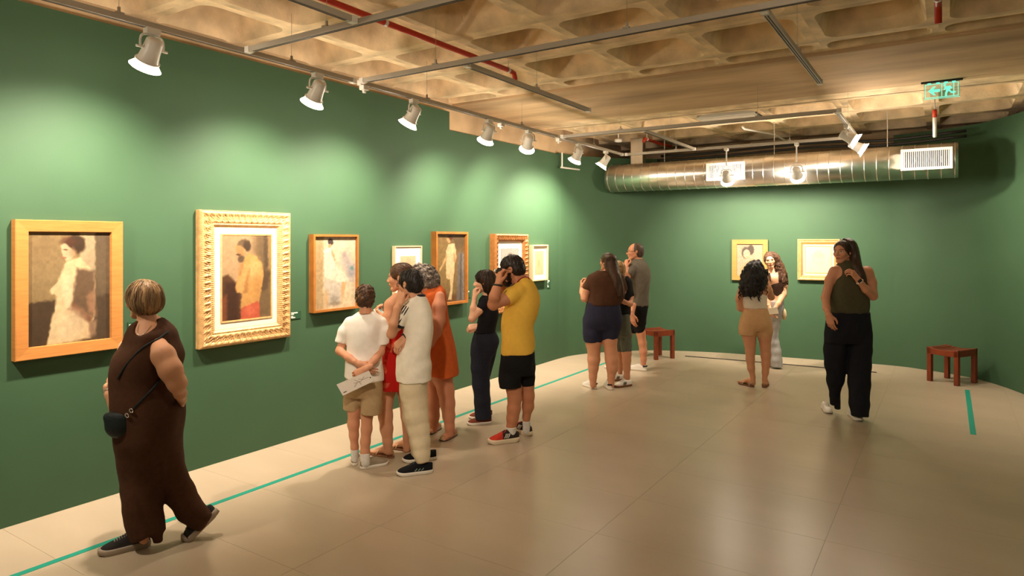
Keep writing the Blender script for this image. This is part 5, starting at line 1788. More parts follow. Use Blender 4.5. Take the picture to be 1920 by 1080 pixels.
s.limb('skin', [(705, 745, 778), (735, 745, 772), (780, 752, 773), (820, 756, 770), (842, 756, 769)], .08, .1)
s.barefoot((737, 858), 152, .225)
s.barefoot((773, 846), 152, .225)
mS = {'sole': mat('tan_sandal_sole', rgb(120, 78, 48), 0.6), 'straps': mat('gold_strap', rgb(196, 164, 120), 0.35, metal=0.3), 'upper': M_TAN}
s.shoe((739, 859), 152, 'sandal', mS, .238, name='sandal')
s.shoe((775, 847), 152, 'sandal', mS, .238, name='sandal')
s.head(751, 495, 546, 0, -96, 4, 0, lips=(176, 84, 74), hair=(50, 34, 24), neck=(757, 563, 12))
s.hpart('hair', cap_prims(0.070, grow=0.012, back=-0.082, ear=True) + [(Ell((0, -0.115, 0.03), (0.035, 0.035, 0.035)), 0.02, 'add')], hair_mat('brown_tied_hair', rgb(62, 42, 28), rgb(112, 78, 52), stretch=(1, 0.2, 1)), 0.0055, strandy(0.002, seed=4), locks=300, llen=0.10, lr=0.0022, crown=(0, 0.11, 0.06))
v_, f_ = ring_at(s.H(np.array([[-0.078, -0.006, -0.034]]))[0], (0, 1, 0), 0.007, 0.0025)
s.part('earring', v_, f_, M_SILV)
s.build()
ph, on, base = card('phone', [(700, 581.5), (711, 577.5), (723, 590), (711.5, 594)], -.10, 0.009, mat('white_phone_case', rgb(214, 206, 198), 0.4), 'white phone with a teal screen held up by the person in the red dress', 'phone', s, [-.02, .02, -.08, -.10])
mesh_obj('screen', c2w(np.array([on(.10, .06, .0008), on(.9, .06, .0008), on(.9, .90, .0008), on(.10, .90, .0008)])) - base, [(0, 1, 2, 3)], mat('teal_phone_screen', rgb(60, 160, 158), 0.3, emit=0.5, ecol=rgb(60, 170, 165)), ph)

# ------------------------------------------------------------------ 4: boy in cream polo shirt and trousers, hand at chin
s = Person(4.92, (208, 150, 114), 'person with glasses in cream striped-sleeve shirt and cream trousers, hand at chin')
s.layer('shirt', cloth_mat('cream_pique', rgb(238, 228, 208), 0.05), vox=0.007, disp=folds(0.0045, 15, 1.0))
s.loft('shirt', [(554, 770, 797, .05, 0), (562, 760, 802, .08, 0), (572, 753, 806, .10, 0), (590, 754, 811, .115, 0), (615, 756, 812, .120, 0), (638, 755, 810, .120, 0), (660, 747, 806, .120, 0), (684, 743.5, 808, .122, 0), (714, 743.5, 808, .124, 0)])
s.chain('shirt', [(766, 576, 13, -.05), (751, 594, 13.5, -.09), (744, 609, 14, -.10)], cap1=True)
s.layer('cuff', M_BLKSTR, vox=0.006)
s.chain('cuff', [(745.5, 606, 14.4, -.099), (743, 612, 14.8, -.101)], cap0=True, cap1=True)
s.layer('collar', M_BLKSTR, vox=0.006)
s.loft('collar', [(551, 772, 796, .048, 0), (556, 768.5, 799, .060, 0)], under=None)
s.chain('skin', [(750, 590, 9.5, -.09), (744, 610, 9.5, -.105), (734, 626, 8.5, -.13), (738, 606, 8.0, -.18), (745, 578, 6.6, -.17), (748, 569, 5.8, -.15)])
s.hand(s.pt(748, 571, -.15), (.22, .15, 1), (-.5, -.9, 0.1), 'fist', -1, 0.9)
s.chain('skin', [(790, 600, 10, .10), (780, 635, 8.5, .16), (765, 638, 7.2, .06), (757, 635, 6.0, -.06)])
s.hand(s.pt(758, 635, -.07), (-.6, -.25, -.55), (-.4, -.8, .5), 'hold', 1, 0.88)
v_, f_ = ring_at(s.pt(757.5, 634.5, -.06), (-.6, -.4, -.1), 0.030, 0.008)
s.part('watch', v_, f_, M_BLKSTR)
s.layer('trousers', cloth_mat('cream_trousers', rgb(222, 204, 170), 0.06), disp=folds(0.0035, 18, 0.9))
s.loft('trousers', [(708, 748, 803, .112, 0), (730, 749, 800, .112, 0), (748, 752, 800, .095, 0)])
s.limb('trousers', [(730, 752, 800), (756, 756, 801.5), (780, 759, 803.5), (804, 766, 805), (828, 772, 806), (852, 776, 807), (867, 781, 806)], 0, -.07, cap1=True, under=0.03)
s.limb('trousers', [(730, 748, 785), (780, 756, 786), (828, 768, 790), (856, 772, 790)], .10, .2, cap1=True, under=0.03)
mS = {'upper': M_BLKFAB, 'sole': M_WHSOLE, 'laces': mat('dark_lace', rgb(60, 62, 58), 0.8), 'stripe': mat('grey_green_stripe', rgb(120, 140, 122), 0.7)}
s.shoe((812, 885), 197, 'sneaker', mS, .268, extra=stripes_side(3, .28, .09, .034, .046))
s.shoe(np.array([-.585, 5.17, -HC]), 197, 'sneaker', mS, .268)
for i in range(3):
    v_, f_ = line_on(s, ['shirt'], [(757.5 + 4.5 * i, 573 + 1.2 * i), (748 + 4.4 * i, 588 + 1.6 * i), (737.5 + 4.2 * i, 604 + 2.2 * i)], 0.0042, 5, 0.004)
    s.part('sleeve_stripe', v_, f_, M_BLKSTR)
s.head(769, 507, 558, 0, -126, 6, 0, hair=(24, 20, 18), neck=(780, 563, 13.5))
s.hpart('hair', cap_prims(0.058, grow=0.013, back=-0.080), hair_mat('black_short_hair', rgb(26, 22, 19), rgb(52, 44, 38), stretch=(1, 1, .4), bump=0.6), 0.0055, curly(0.004, 0.8, 5), locks=420, llen=0.045, lr=0.0030, curl=0.5)
glasses(s, M_GLS)
s.build()

# ------------------------------------------------------------------ 5: woman in rust dress leaning in
s = Person(5.72, (196, 130, 98), 'person in a rust-orange sleeveless dress leaning forward behind the person in cream')
s.layer('dress', cloth_mat('rust_fabric', rgb(196, 92, 40), 0.10), disp=folds(0.0035, 22, 2.2))
s.loft('dress', [(535, 804, 828, .07, 0), (543, 797, 834, .12, 0), (560, 791, 837, .155, 0), (600, 789, 841, .165, 0), (625, 790, 847, .165, 0), (660, 791, 855, .170, 0), (694, 796, 860, .175, 0), (703, 806, 861, .172, 0)])
s.chain('skin', [(824, 556, 10, -.11), (823, 575, 12.8, -.15), (822, 600, 13, -.16), (817, 622, 11.5, -.15), (806, 643, 9, -.16), (797, 655, 7, -.18)])
s.hand(s.pt(798, 654, -.18), (-.9, -.1, -.5), (0, -1, .3), 'relax', 1, 0.9)
s.chain('skin', [(800, 556, 10, .13), (785, 590, 9, .2), (780, 620, 8, .12)])
s.limb('skin', [(690, 812, 850), (708, 812, 848), (732, 820, 851.5), (756, 825, 853), (780, 830, 853), (800, 834, 852), (814, 836, 851)], 0, -.05)
s.limb('skin', [(690, 797, 830), (708, 798, 826), (756, 800, 825), (780, 801, 824), (804, 805, 821)], .05, .15)
s.barefoot((853, 816), 242, .225)
s.barefoot((823, 803), 247, .225)
mS = {'sole': mat('dark_flat_sole', rgb(70, 46, 34), 0.6), 'upper': mat('beige_flat_leather', rgb(168, 134, 100), 0.4)}
s.shoe((856, 814.5), 242, 'flat', mS, .245, name='flat_shoe')
s.shoe((826, 802.5), 247, 'flat', mS, .245, name='flat_shoe')
s.head(789, 500, 552, 0, -112, 26, 0, hair=(70, 62, 56), neck=(806, 550, 12))
s.hpart('hair', cap_prims(0.060, grow=0.020, back=-0.10, ear=False) + [(Ell((0, -0.08, -0.03), (0.085, 0.06, 0.09)), 0.03, 'add')], hair_mat('grey_curly_hair', rgb(70, 60, 54), rgb(150, 136, 122), sc=36, stretch=(1, 1, 1), bump=0.9), 0.006, curly(0.010, 0.9, 7), locks=420, llen=0.06, lr=0.0042, curl=1.4)
s.build()

# ------------------------------------------------------------------ 6: woman in black tee and jeans
s = Person(6.15, (226, 176, 142), 'person in black tee and wide dark jeans, hand at mouth')
s.layer('tee', cloth_mat('black_tee', rgb(28, 27, 31)), disp=folds(0.003, 25, 1.0))
s.loft('tee', [(553, 905, 923, .06, 0), (560, 899, 929, .12, 0), (575, 896, 934, .155, 0), (593, 897, 935, .16, 0), (610, 893, 931, .148, 0), (623, 889, 929, .14, 0)])
s.chain('tee', [(908, 567, 9, -.11), (900, 581, 9.5, -.15)], cap1=True)
s.chain('skin', [(905, 572, 7, -.12), (899, 582, 7, -.15), (885, 598, 6.4, -.17), (887, 578, 5.6, -.16), (890, 558, 4.4, -.12)])
s.hand(s.pt(890, 559, -.12), (-.02, .25, 1), (-.9, -.5, 0), 'fist', -1, 0.85)
s.chain('skin', [(918, 572, 7, .13), (910, 605, 6.4, .2), (902, 613, 5.4, .08), (894, 612, 4.4, -.05)])
s.hand(s.pt(895, 612, -.06), (-1, -.3, -.1), (-.3, -.8, .4), 'fist', 1, 0.85)
s.layer('jeans', cloth_mat('dark_denim', rgb(40, 42, 54), 0.15, 60), disp=folds(0.004, 28, 1.4))
s.loft('jeans', [(618, 890, 927, .128, 0), (638, 885, 936, .145, 0), (664, 884, 930, .108, 0)])
s.limb('jeans', [(652, 884, 928), (689, 883, 917), (721, 885, 917), (752, 889, 919), (784, 891, 921)], -.02, .0, cap1=True, under=0.03)
s.limb('jeans', [(652, 888, 932), (720, 889, 916), (775, 893, 915)], .10, .16, cap1=True, under=0.03)
mS = {'upper': cloth_mat('brown_red_canvas', rgb(120, 62, 44)), 'sole': M_WHSOLE, 'laces': M_WHSOLE}
s.shoe((922, 793), 198, 'sneaker', mS, .236)
s.shoe(s.floor_pt(922, 793) + np.array([.0, .22, 0]), 198, 'sneaker', mS, .236)
s.head(908, 508, 549, 0, -96, 6, 0, lips=(176, 96, 86), hair=(34, 24, 18), neck=(913, 560, 8.5))
s.hpart('hair', [(Ell((0, -0.016, 0.034), (0.086, 0.108, 0.092)), 0, 'add'), (Ell((0, -0.045, -0.030), (0.085, 0.078, 0.095)), 0.03, 'add'), (Cone((0, -0.05, -0.06), 0.065, (0, -0.055, -0.125), 0.055), 0.03, 'add'),
                 (Ell((0, 0.145, -0.045), (0.078, 0.105, 0.118)), 0.012, 'sub'), (Half((0, 0, -0.150), (0, 0.2, -1)), 0, 'cut')], hair_mat('dark_bob_hair', rgb(34, 25, 19), rgb(66, 48, 36)), 0.006, strandy(0.003, seed=9), locks=300, llen=0.15, lr=0.0028)
s.build()

# ------------------------------------------------------------------ 7: man in yellow
s = Person(5.66, (192, 128, 92), 'person in yellow tee and black shorts raising a camera to the eye')
s.layer('tee', cloth_mat('yellow_tee', rgb(232, 184, 74), 0.05), disp=folds(0.0045, 31, 0.8))
s.loft('tee', [(520, 973, 993, .06, 0), (527, 965, 999, .09, 0), (540, 956, 1006, .12, 0), (556, 949, 1012, .14, 0), (578, 945, 1011, .145, 0), (595, 941, 1006, .14, 0), (609, 940, 1001, .138, 0), (633, 940, 1002, .138, 0), (652, 939, 1004, .142, 0), (665, 940, 1004, .142, 0)])
s.chain('tee', [(972, 546, 14.5, -.09), (958, 555, 14.5, -.13), (949, 561, 14.5, -.15)], cap1=True)
s.put('tee', Half(s.pt(972, 662, 0), (.12, 0, -1)), 0, 'cut')
s.chain('skin', [(966, 550, 12, -.11), (950, 560, 11.5, -.15), (925, 571, 10.5, -.18), (927, 556, 10, -.22), (931, 543, 8.6, -.20), (934, 532, 6.8, -.18)])
s.hand(s.pt(934, 533, -.18), (.12, .25, 1), (-.85, -.5, 0), 'hold', -1, 1.02)
s.chain('skin', [(980, 548, 12, .13), (960, 570, 10.5, .25), (946, 550, 8.5, .15), (941, 533, 6.6, .03)])
s.hand(s.pt(941, 534, .03), (-.05, -.2, 1), (-.7, .6, 0), 'hold', 1, 1.0)
s.layer('shorts', cloth_mat('black_shorts', rgb(24, 23, 23)), disp=folds(0.004, 34, 1.4))
s.loft('shorts', [(652, 942, 1001, .128, 0), (672, 938, 1003, .138, 0), (690, 937, 1003, .125, 0), (702, 938, 1001, .095, 0)])
s.limb('shorts', [(690, 937, 976), (712, 936, 977), (728, 936, 978)], -.02, -.04, cap1=True)
s.limb('shorts', [(690, 972, 1003), (708, 977, 1003), (722, 979, 1002)], .03, .05, cap1=True)
s.limb('skin', [(700, 945, 975), (728, 949, 978), (746, 952, 978), (766, 951, 976), (784, 950, 972), (800, 950, 967), (814, 951, 966)], -.02, -.04)
s.limb('skin', [(700, 980, 1000), (722, 979, 1001.5), (742, 978, 1002), (762, 979, 1001), (782, 980, 994), (804, 981, 993)], .05, .12)
s.layer('sock', M_SOCK, vox=.007)
s.limb('sock', [(800, 948.5, 968.5), (820, 950, 968)], -.04, -.04, cap0=True)
s.layer('sock.001', M_SOCK, vox=.007)
s.limb('sock.001', [(788, 979.5, 994.5), (808, 980, 994)], .11, .12, cap0=True)
def split_upper(parts, x=0.145):
    v, f = parts['upper']
    fr = [q for q in f if np.mean(v[list(q), 0]) > x]
    bk = [q for q in f if np.mean(v[list(q), 0]) <= x]
    def pick(F):
        ids = sorted({i for q in F for i in q}); mp = {a: b for b, a in enumerate(ids)}
        return v[ids], [tuple(mp[i] for i in q) for q in F]
    return {'upper': pick(bk), 'toe_mesh': pick(fr)}
ex_ = split_upper(shoe_parts('runner')); ex_.update(stripes_side(3, .34, .055, .045, .078))
mS = {'upper': cloth_mat('dark_runner_heel', rgb(54, 46, 42)), 'toe_mesh': cloth_mat('red_runner_mesh', rgb(196, 58, 40)), 'sole': mat('cream_foam', rgb(226, 206, 174), 0.6), 'laces': mat('red_lace', rgb(212, 60, 40), 0.7), 'stripe': M_WHLEA}
s.shoe((974, 827), 198, 'runner', mS, .280, extra=ex_)
s.shoe((997, 818), 132, 'runner', mS, .280, extra=ex_)
s.head(959, 480, 530, 0, -104, 16, 0, male=True, lips=(140, 76, 64), hair=(30, 22, 17), neck=(981, 528, 13))
s.hpart('hair', cap_prims(0.062, grow=0.009, back=-0.070), hair_mat('dark_crop_hair', rgb(28, 22, 18), rgb(54, 42, 34), stretch=(1, 1, .5)), 0.0055, strandy(0.0015, seed=3), locks=300, llen=0.03, lr=0.0024, curl=0.3)
jw = [(Cone((0, 0.030, -0.045), 0.060, (0, 0.056, -0.090), 0.036), 0.02, 'add'), (Ell((0, 0.070, -0.104), (0.034, 0.030, 0.028)), 0.02, 'add'), (Ell((0, 0.091, -0.043), (0.030, 0.012, 0.008)), 0.008, 'add'),
      (Cone((0.064, 0.006, -0.02), 0.014, (0.048, 0.03, -0.075), 0.022), 0.015, 'add'), (Cone((-0.064, 0.006, -0.02), 0.014, (-0.048, 0.03, -0.075), 0.022), 0.015, 'add'),
      (Ell((0, 0.100, -0.056), (0.022, 0.018, 0.009)), 0.004, 'sub'), (Ell((0, 0.11, 0.005), (0.055, 0.05, 0.040)), 0.012, 'sub'), (Half((0, 0, -0.012), (0, 0.5, 1)), 0, 'cut')]
s.hpart('beard', jw, hair_mat('dark_beard', rgb(30, 22, 18), rgb(56, 42, 34), sc=60, stretch=(1, 1, 1), bump=0.9), 0.005, curly(0.003, 2.0, 4))
glasses(s, M_GLS)
v_, f_ = ring_at(s.pt(933.5, 535, -.185), (.12, .1, 1), 0.036, 0.009)
s.part('watch', v_, f_, M_BLKSTR)
v_, f_ = line_on(s, ['tee', 'skin'], [(970, 529), (977, 522), (986, 519), (993, 523)], 0.005, 6)
s.part('lanyard', v_, f_, mat('red_cord', rgb(150, 34, 30), 0.7))
for i in range(3):
    v_, f_ = line_on(s, ['tee'], [(946 + 3.0 * i, 549 - 2.5 * i), (952 + 3 * i, 541 - 2 * i), (960 + 3 * i, 534.5 - 1.5 * i)], 0.0038, 5, 0.004)
    s.part('sleeve_stripe', v_, f_, mat('brown_stripe', rgb(60, 44, 30), 0.7))
s.build()
cm = s.pt(937, 509, -.10)
base = c2w(cm)
cam_o = MB()
o = mesh_obj('small_camera', *[x for x in (lambda m: (m.v, m.f))(MB().box((-.018, -.045, -.030), (.018, .045, .030)))], M_SLOT, None, loc=base)
m = MB().tube([(-.018, 0, 0), (-.05, 0, 0)], .020, 14)
mesh_obj('lens', m.v, m.f, M_SILV, o, True)
o.rotation_euler = (0, 0, ANG)
tag(o, 'small dark camera held to the eye of the person in yellow', 'camera')

# ------------------------------------------------------------------ 8: woman in brown tee and navy shorts
s = Person(7.58, (206, 146, 112), 'person in brown tee and navy shorts seen from behind', fine=False)
s.layer('tee', cloth_mat('dark_brown_tee', rgb(76, 48, 32)), disp=folds(0.004, 41, 1.0))
s.loft('tee', [(507, 1120, 1150, .06, 0), (515, 1107, 1160, .11, 0), (525, 1102, 1167, .14, 0), (540, 1104, 1170, .16, 0), (556, 1103, 1170, .165, 0), (571, 1099, 1163, .165, 0)])
s.chain('tee', [(1110, 523, 9, 0), (1100, 544, 9, -.02)], cap1=True)
s.chain('tee', [(1163, 523, 9, .02), (1169, 545, 9, .05)], cap1=True)
s.chain('skin', [(1110, 526, 6, 0), (1100, 545, 7, -.02), (1096, 560, 6.5, -.02), (1092, 548, 5.4, .12), (1091, 540, 4.3, .16)])
s.hand(s.pt(1091, 541, .16), (-.02, .35, 1), (-.9, .2, 0), 'hold', -1, 0.92)
s.chain('skin', [(1161, 526, 6, .02), (1167, 546, 6.5, .05), (1158, 562, 6, .18)])
s.layer('shorts', cloth_mat('navy_twill', rgb(44, 44, 62)), disp=folds(0.004, 44, 1.4))
s.loft('shorts', [(566, 1101, 1161, .155, 0), (586, 1096, 1165, .172, 0), (604, 1094, 1165, .160, 0), (618, 1095, 1162, .115, 0)])
s.limb('shorts', [(602, 1093, 1131), (625, 1093, 1130), (641, 1094, 1128)], 0, 0, cap1=True)
s.limb('shorts', [(602, 1126, 1165), (622, 1127, 1161), (638, 1128, 1157)], 0, 0, cap1=True)
s.limb('skin', [(610, 1098, 1128), (643, 1098, 1127), (659, 1102, 1125), (674, 1101.5, 1125), (690, 1103, 1122), (706, 1104.5, 1119), (722, 1106, 1118)], 0, 0)
s.limb('skin', [(610, 1130, 1160), (638, 1129, 1157), (656, 1133, 1156.5), (674, 1134.5, 1159.5), (690, 1137, 1159), (706, 1139, 1153), (722, 1140, 1152)], 0, -.02)
mS = {'upper': M_WHLEA, 'sole': M_WHSOLE, 'laces': M_WHLEA, 'heel_tab': M_BLKSTR}
s.shoe((1118, 730), 120, 'sneaker', mS, .25, extra=heel_tab())
s.shoe((1146, 732), 97, 'sneaker', mS, .25, extra=heel_tab())
s.head(1139, 475, 508, 0, -140, -4, 0, hair=(46, 32, 24), neck=(1141, 512, 9))
hm = hair_mat('long_dark_brown_hair', rgb(48, 33, 24), rgb(86, 60, 42))
s.layer('hair', hm, vox=.008, disp=folds(0.003, 46, 4.0, 2.0))
s.loft('hair', [(475, 1137, 1146, .03, .0), (479, 1131, 1153, .085, .0), (490, 1130, 1157, .10, -.005), (502, 1133, 1160, .09, -.03), (515, 1140, 1164, .07, -.08), (535, 1149, 1169, .045, -.12), (556, 1158, 1171, .025, -.14)], under=None)
s.hpart('crown_hair', cap_prims(0.075, grow=0.012, back=-0.09, ear=False), hm, 0.006, strandy(0.002, seed=8))
s.build()

# ------------------------------------------------------------------ 9: fair-haired youngster in black tee and grey shorts
s = Person(7.92, (206, 146, 112), 'person in black tee and grey-green shorts beside the one in navy shorts', fine=False)
s.layer('tee', cloth_mat('black_tee_b', rgb(30, 29, 30)), disp=folds(0.003, 51, 1.0))
s.loft('tee', [(517, 1160, 1178, .05, 0), (524, 1153, 1183, .09, 0), (540, 1151, 1185, .10, 0), (560, 1152, 1183, .10, 0), (592, 1154, 1182, .10, 0)])
s.chain('tee', [(1178, 529, 6.2, 0), (1183, 556, 6.4, -.02)], cap1=True)
s.chain('skin', [(1180, 532, 5, 0), (1183, 556, 5, -.02), (1182, 570, 4.6, -.08), (1172, 567, 4.1, -.14), (1168, 565, 3.7, -.15)])
s.hand(s.pt(1169, 565, -.15), (-1, -.2, .35), (0, -1, .3), 'relax', -1, 0.85)
s.chain('skin', [(1156, 530, 5, .02), (1152, 555, 5, .08), (1156, 570, 4.4, .18)])
s.layer('shorts', cloth_mat('grey_green_shorts', rgb(96, 98, 84)), disp=folds(0.003, 54, 1.4))
s.loft('shorts', [(588, 1155, 1181, .115, 0), (612, 1156, 1182, .115, 0), (630, 1156, 1183, .075, 0)])
s.limb('shorts', [(622, 1164, 1183), (645, 1164, 1184), (659, 1164, 1184.5)], 0, 0, cap1=True)
s.limb('shorts', [(622, 1153, 1172), (658, 1153, 1170)], .08, .12, cap1=True)
s.limb('skin', [(640, 1166, 1182), (662, 1166, 1184), (676, 1167, 1183), (690, 1168.5, 1182), (706, 1169.5, 1181), (716, 1170, 1180)], 0, -.03)
s.limb('skin', [(640, 1155, 1170), (662, 1156, 1169), (690, 1158, 1168), (706, 1158, 1167)], .12, .2)
mS = {'upper': M_WHLEA, 'sole': mat('gum_sole', rgb(128, 78, 48), 0.6), 'laces': M_WHLEA, 'stripe': M_BLKSTR}
s.shoe((1184.5, 723), 206, 'sneaker', mS, .25, extra=stripes_side(3, .38, .06, .03, .062))
s.shoe(s.floor_pt(1171, 712), 206, 'sneaker', mS, .25, extra=stripes_side(3, .38, .06, .03, .062))
s.head(1159, 490, 521, 0, -155, 0, 0, hair=(150, 120, 80), neck=(1166, 522, 6.5))
s.layer('hair', hair_mat('fair_straight_hair', rgb(140, 108, 68), rgb(186, 150, 104)), vox=.008, disp=folds(0.002, 56, 4, 2))
s.loft('hair', [(490, 1157, 1164, .03, 0), (494, 1150, 1170, .085, 0), (505, 1150, 1171, .09, -.005), (516, 1154, 1172, .06, -.04), (523, 1160, 1172, .04, -.06)], under=None)
s.hpart('crown_hair', cap_prims(0.07, grow=0.012, back=-0.09, ear=False), MATS['fair_straight_hair'], 0.006, strandy(0.002, seed=8))
s.build()

# ------------------------------------------------------------------ 10: man in grey tee
s = Person(8.66, (208, 142, 108), 'person in grey tee and black shorts, hand at chin, by the far stool', fine=False)
s.layer('tee', cloth_mat('grey_tee', rgb(104, 96, 84)), disp=folds(0.004, 61, 1.0))
s.loft('tee', [(485, 1188, 1206, .06, 0), (491, 1180, 1211, .12, 0), (500, 1175, 1216, .16, 0), (515, 1174, 1219, .18, 0), (535, 1179, 1217, .18, 0), (552, 1183, 1215, .175, 0), (573, 1184, 1216, .17, 0)])
s.chain('tee', [(1185, 502, 9, -.14), (1176, 515, 9.5, -.19)], cap1=True)
s.chain('skin', [(1180, 508, 7, -.17), (1175, 518, 7, -.20), (1171, 528, 6.3, -.22), (1172, 512, 5.6, -.22), (1174, 500, 4.6, -.18)])
s.hand(s.pt(1174, 501, -.18), (.05, .2, 1), (-.9, -.4, 0), 'fist', -1, 0.95)
s.chain('skin', [(1206, 504, 7.5, .16), (1200, 545, 6.5, .22), (1192, 575, 5.5, .20), (1187, 592, 4.4, .12)])
s.chain('skin', [(1188, 572, 5, -.20), (1185, 590, 4.2, -.24)])
s.hand(s.pt(1185, 590, -.24), (.12, -.1, -1), (-.6, -.8, 0), 'relax', 1, 0.95)
s.layer('shorts', cloth_mat('black_shorts_b', rgb(24, 23, 23)), disp=folds(0.003, 64, 1.4))
s.loft('shorts', [(570, 1184, 1216, .165, 0), (592, 1183, 1212, .155, 0), (608, 1184, 1211, .09, 0)])
s.limb('shorts', [(598, 1187, 1211), (623, 1190, 1209)], 0, 0, cap1=True)
s.limb('shorts', [(598, 1178, 1200), (623, 1172, 1192)], .12, .12, cap1=True)
s.limb('skin', [(610, 1192, 1209), (625, 1193, 1210), (643, 1197, 1212), (659, 1199, 1213.5), (674, 1201, 1212), (686, 1202, 1211)], 0, 0)
s.limb('skin', [(610, 1174, 1192), (640, 1167, 1182), (665, 1162, 1175), (686, 1160, 1169)], .12, .05)
mS = {'upper': M_WHLEA, 'sole': M_WHSOLE, 'laces': M_WHLEA, 'heel_tab': M_BLKSTR}
s.shoe((1213, 696), 148, 'sneaker', mS, .27, extra=heel_tab())
s.shoe((1170, 694), 150, 'sneaker', mS, .27, extra=heel_tab())
s.head(1191, 456, 488, 0, -98, 2, 0, male=True, hair=(60, 46, 38), neck=(1197, 492, 8.5))
s.hpart('hair', [(Ell((0, -0.018, 0.028), (0.080, 0.098, 0.086)), 0, 'add'), (Ell((0, -0.045, -0.02), (0.074, 0.068, 0.075)), .02, 'add'), (Ell((0, 0.100, 0.030), (0.10, 0.105, 0.14)), 0.012, 'sub'),
                 (Half((0, 0, -0.07), (0, .45, -1)), 0, 'cut')], hair_mat('brown_thin_hair', rgb(56, 44, 36), rgb(92, 74, 60)), 0.007)
glasses(s, M_GLS)
s.build()

# ------------------------------------------------------------------ 11: woman with black curls taking a photo
s = Person(7.71, (198, 140, 104), 'person in white strapless top and tan shorts raising a phone, seen from behind', fine=False)
s.loft('skin', [(526, 1408, 1428, .05, 0), (532, 1394, 1438, .075, 0), (545, 1389, 1442, .09, 0), (556, 1390, 1438, .092, 0), (580, 1394, 1437, .094, 0), (600, 1392, 1440, .10, 0)], under=None)
s.layer('top', cloth_mat('white_ribbed_top', rgb(220, 206, 186), 0.05), disp=folds(0.002, 71, 1.0))
s.loft('top', [(551, 1389, 1438, .100, 0), (565, 1391, 1437.5, .102, 0), (579, 1393.5, 1437.5, .102, 0)], under=None)
s.chain('skin', [(1392, 538, 7, 0), (1385.5, 560, 6.2, 0), (1388, 578, 5.8, .03), (1399, 575, 4.8, .16), (1410, 566, 4, .24)])
s.hand(s.pt(1409, 567, .24), (.8, .3, .4), (0, .2, -1), 'relax', 1, 0.85)
s.chain('skin', [(1439, 539, 6.5, 0), (1446, 557, 6, .05), (1443, 545, 5.2, .14), (1439, 527, 4.2, .20)])
s.hand(s.pt(1439, 528, .20), (-.12, .05, 1), (.9, -.4, 0), 'hold', 1, 0.85)
s.layer('shorts', cloth_mat('tan_shorts', rgb(200, 156, 112), 0.06), disp=folds(0.003, 74, 1.4))
s.loft('shorts', [(577, 1395, 1437, .100, 0), (598, 1389, 1443, .125, 0), (612, 1388, 1445, .120, 0), (620, 1390, 1444, .095, 0)])
s.limb('shorts', [(606, 1387, 1419), (618, 1386, 1418), (628, 1386, 1417.5)], 0, 0, cap1=True)
s.limb('shorts', [(606, 1414, 1446), (620, 1418, 1447), (632, 1421, 1447)], 0, 0, cap1=True)
s.limb('skin', [(605, 1391, 1417), (630, 1392, 1417), (643, 1395.6, 1417), (659, 1398, 1415.5), (674, 1399, 1414.5), (690, 1401.5, 1415), (706, 1407, 1416), (719, 1408.5, 1417)], 0, 0)
s.limb('skin', [(605, 1420, 1444), (632, 1422, 1446), (651, 1425.5, 1444.5), (666, 1427, 1445), (682, 1428.5, 1444), (698, 1429, 1441), (712, 1429.5, 1438), (720, 1429.5, 1437.5)], 0, 0)
s.barefoot((1413, 725), 116, .225)
s.barefoot((1434, 726), 64, .225)
mS = {'sole': mat('brown_sandal_sole', rgb(110, 64, 38), 0.6), 'straps': mat('beige_strap', rgb(190, 160, 120), 0.5), 'upper': M_TAN}
s.shoe((1414, 726.5), 116, 'sandal', mS, .235, name='sandal')
s.shoe((1433, 727.5), 64, 'sandal', mS, .235, name='sandal')
s.head(1417, 493, 526, 0, 172, 4, 0, hair=(18, 15, 14), neck=(1417, 530, 7.5))
hr = [(488, 1410, 1424, .05, 0), (494, 1402, 1429, .09, -.01), (504, 1396, 1433, .12, -.01), (518, 1391, 1436, .13, -.015), (532, 1388, 1437, .12, -.03), (545, 1387, 1428, .085, -.06), (556, 1394, 1416, .05, -.08)]
hm = hair_mat('black_curly_hair', rgb(20, 17, 15), rgb(42, 34, 30), sc=60, stretch=(1, 1, 1), bump=1.0, bs=110)
s.layer('hair', hm, vox=.0085, disp=curly(0.011, 1.0, 12))
s.loft('hair', hr, under=None, ex=2.0)
v_, f_ = curls(s, hr[2:], 110, 5, rad=.009, length=(.05, .12), r=.0055)
s.part('curls', v_, f_, hm)
s.build()
ph, on, base = card('phone', [(1433, 505), (1440, 504), (1441, 517), (1434, 518)], .18, 0.008, mat('dark_phone', rgb(24, 26, 40), 0.3), 'dark phone raised by the person in tan shorts', 'phone', s)
mesh_obj('camera_bump', c2w(np.array([on(.55, .1, .002), on(.9, .1, .002), on(.9, .4, .002), on(.55, .4, .002)])) - base, [(0, 1, 2, 3)], M_SILV, ph)

# ------------------------------------------------------------------ 12: woman posing beside the portrait
s = Person(8.8, (228, 174, 136), 'person in dark brown top and pale jeans posing beside the far portrait', fine=True)
s.layer('top', cloth_mat('dark_brown_top', rgb(62, 42, 32)), disp=folds(0.002, 81, 1.0))
s.loft('skin', [(510, 1444, 1462, .05, 0), (516, 1438, 1469, .085, 0), (540, 1441, 1468, .09, 0), (566, 1440, 1467, .095, 0)], under=None)
s.loft('top', [(513, 1446, 1464, .066, 0), (518, 1440, 1469, .096, 0), (525, 1439, 1470, .10, 0), (532, 1440, 1469, .105, 0), (545, 1441, 1469, .10, 0), (556, 1442, 1468, .098, 0)])
s.chain('top', [(1442, 513, 2.5, -.06), (1442, 525, 3.5, -.09)])
s.chain('top', [(1462, 512, 2.5, -.06), (1462, 525, 3.5, -.09)])
s.chain('skin', [(1468, 520, 6.3, 0), (1471, 536, 5.6, -.03), (1469, 552, 5.2, -.06), (1459, 570, 4.4, -.14), (1452, 580, 3.6, -.17)])
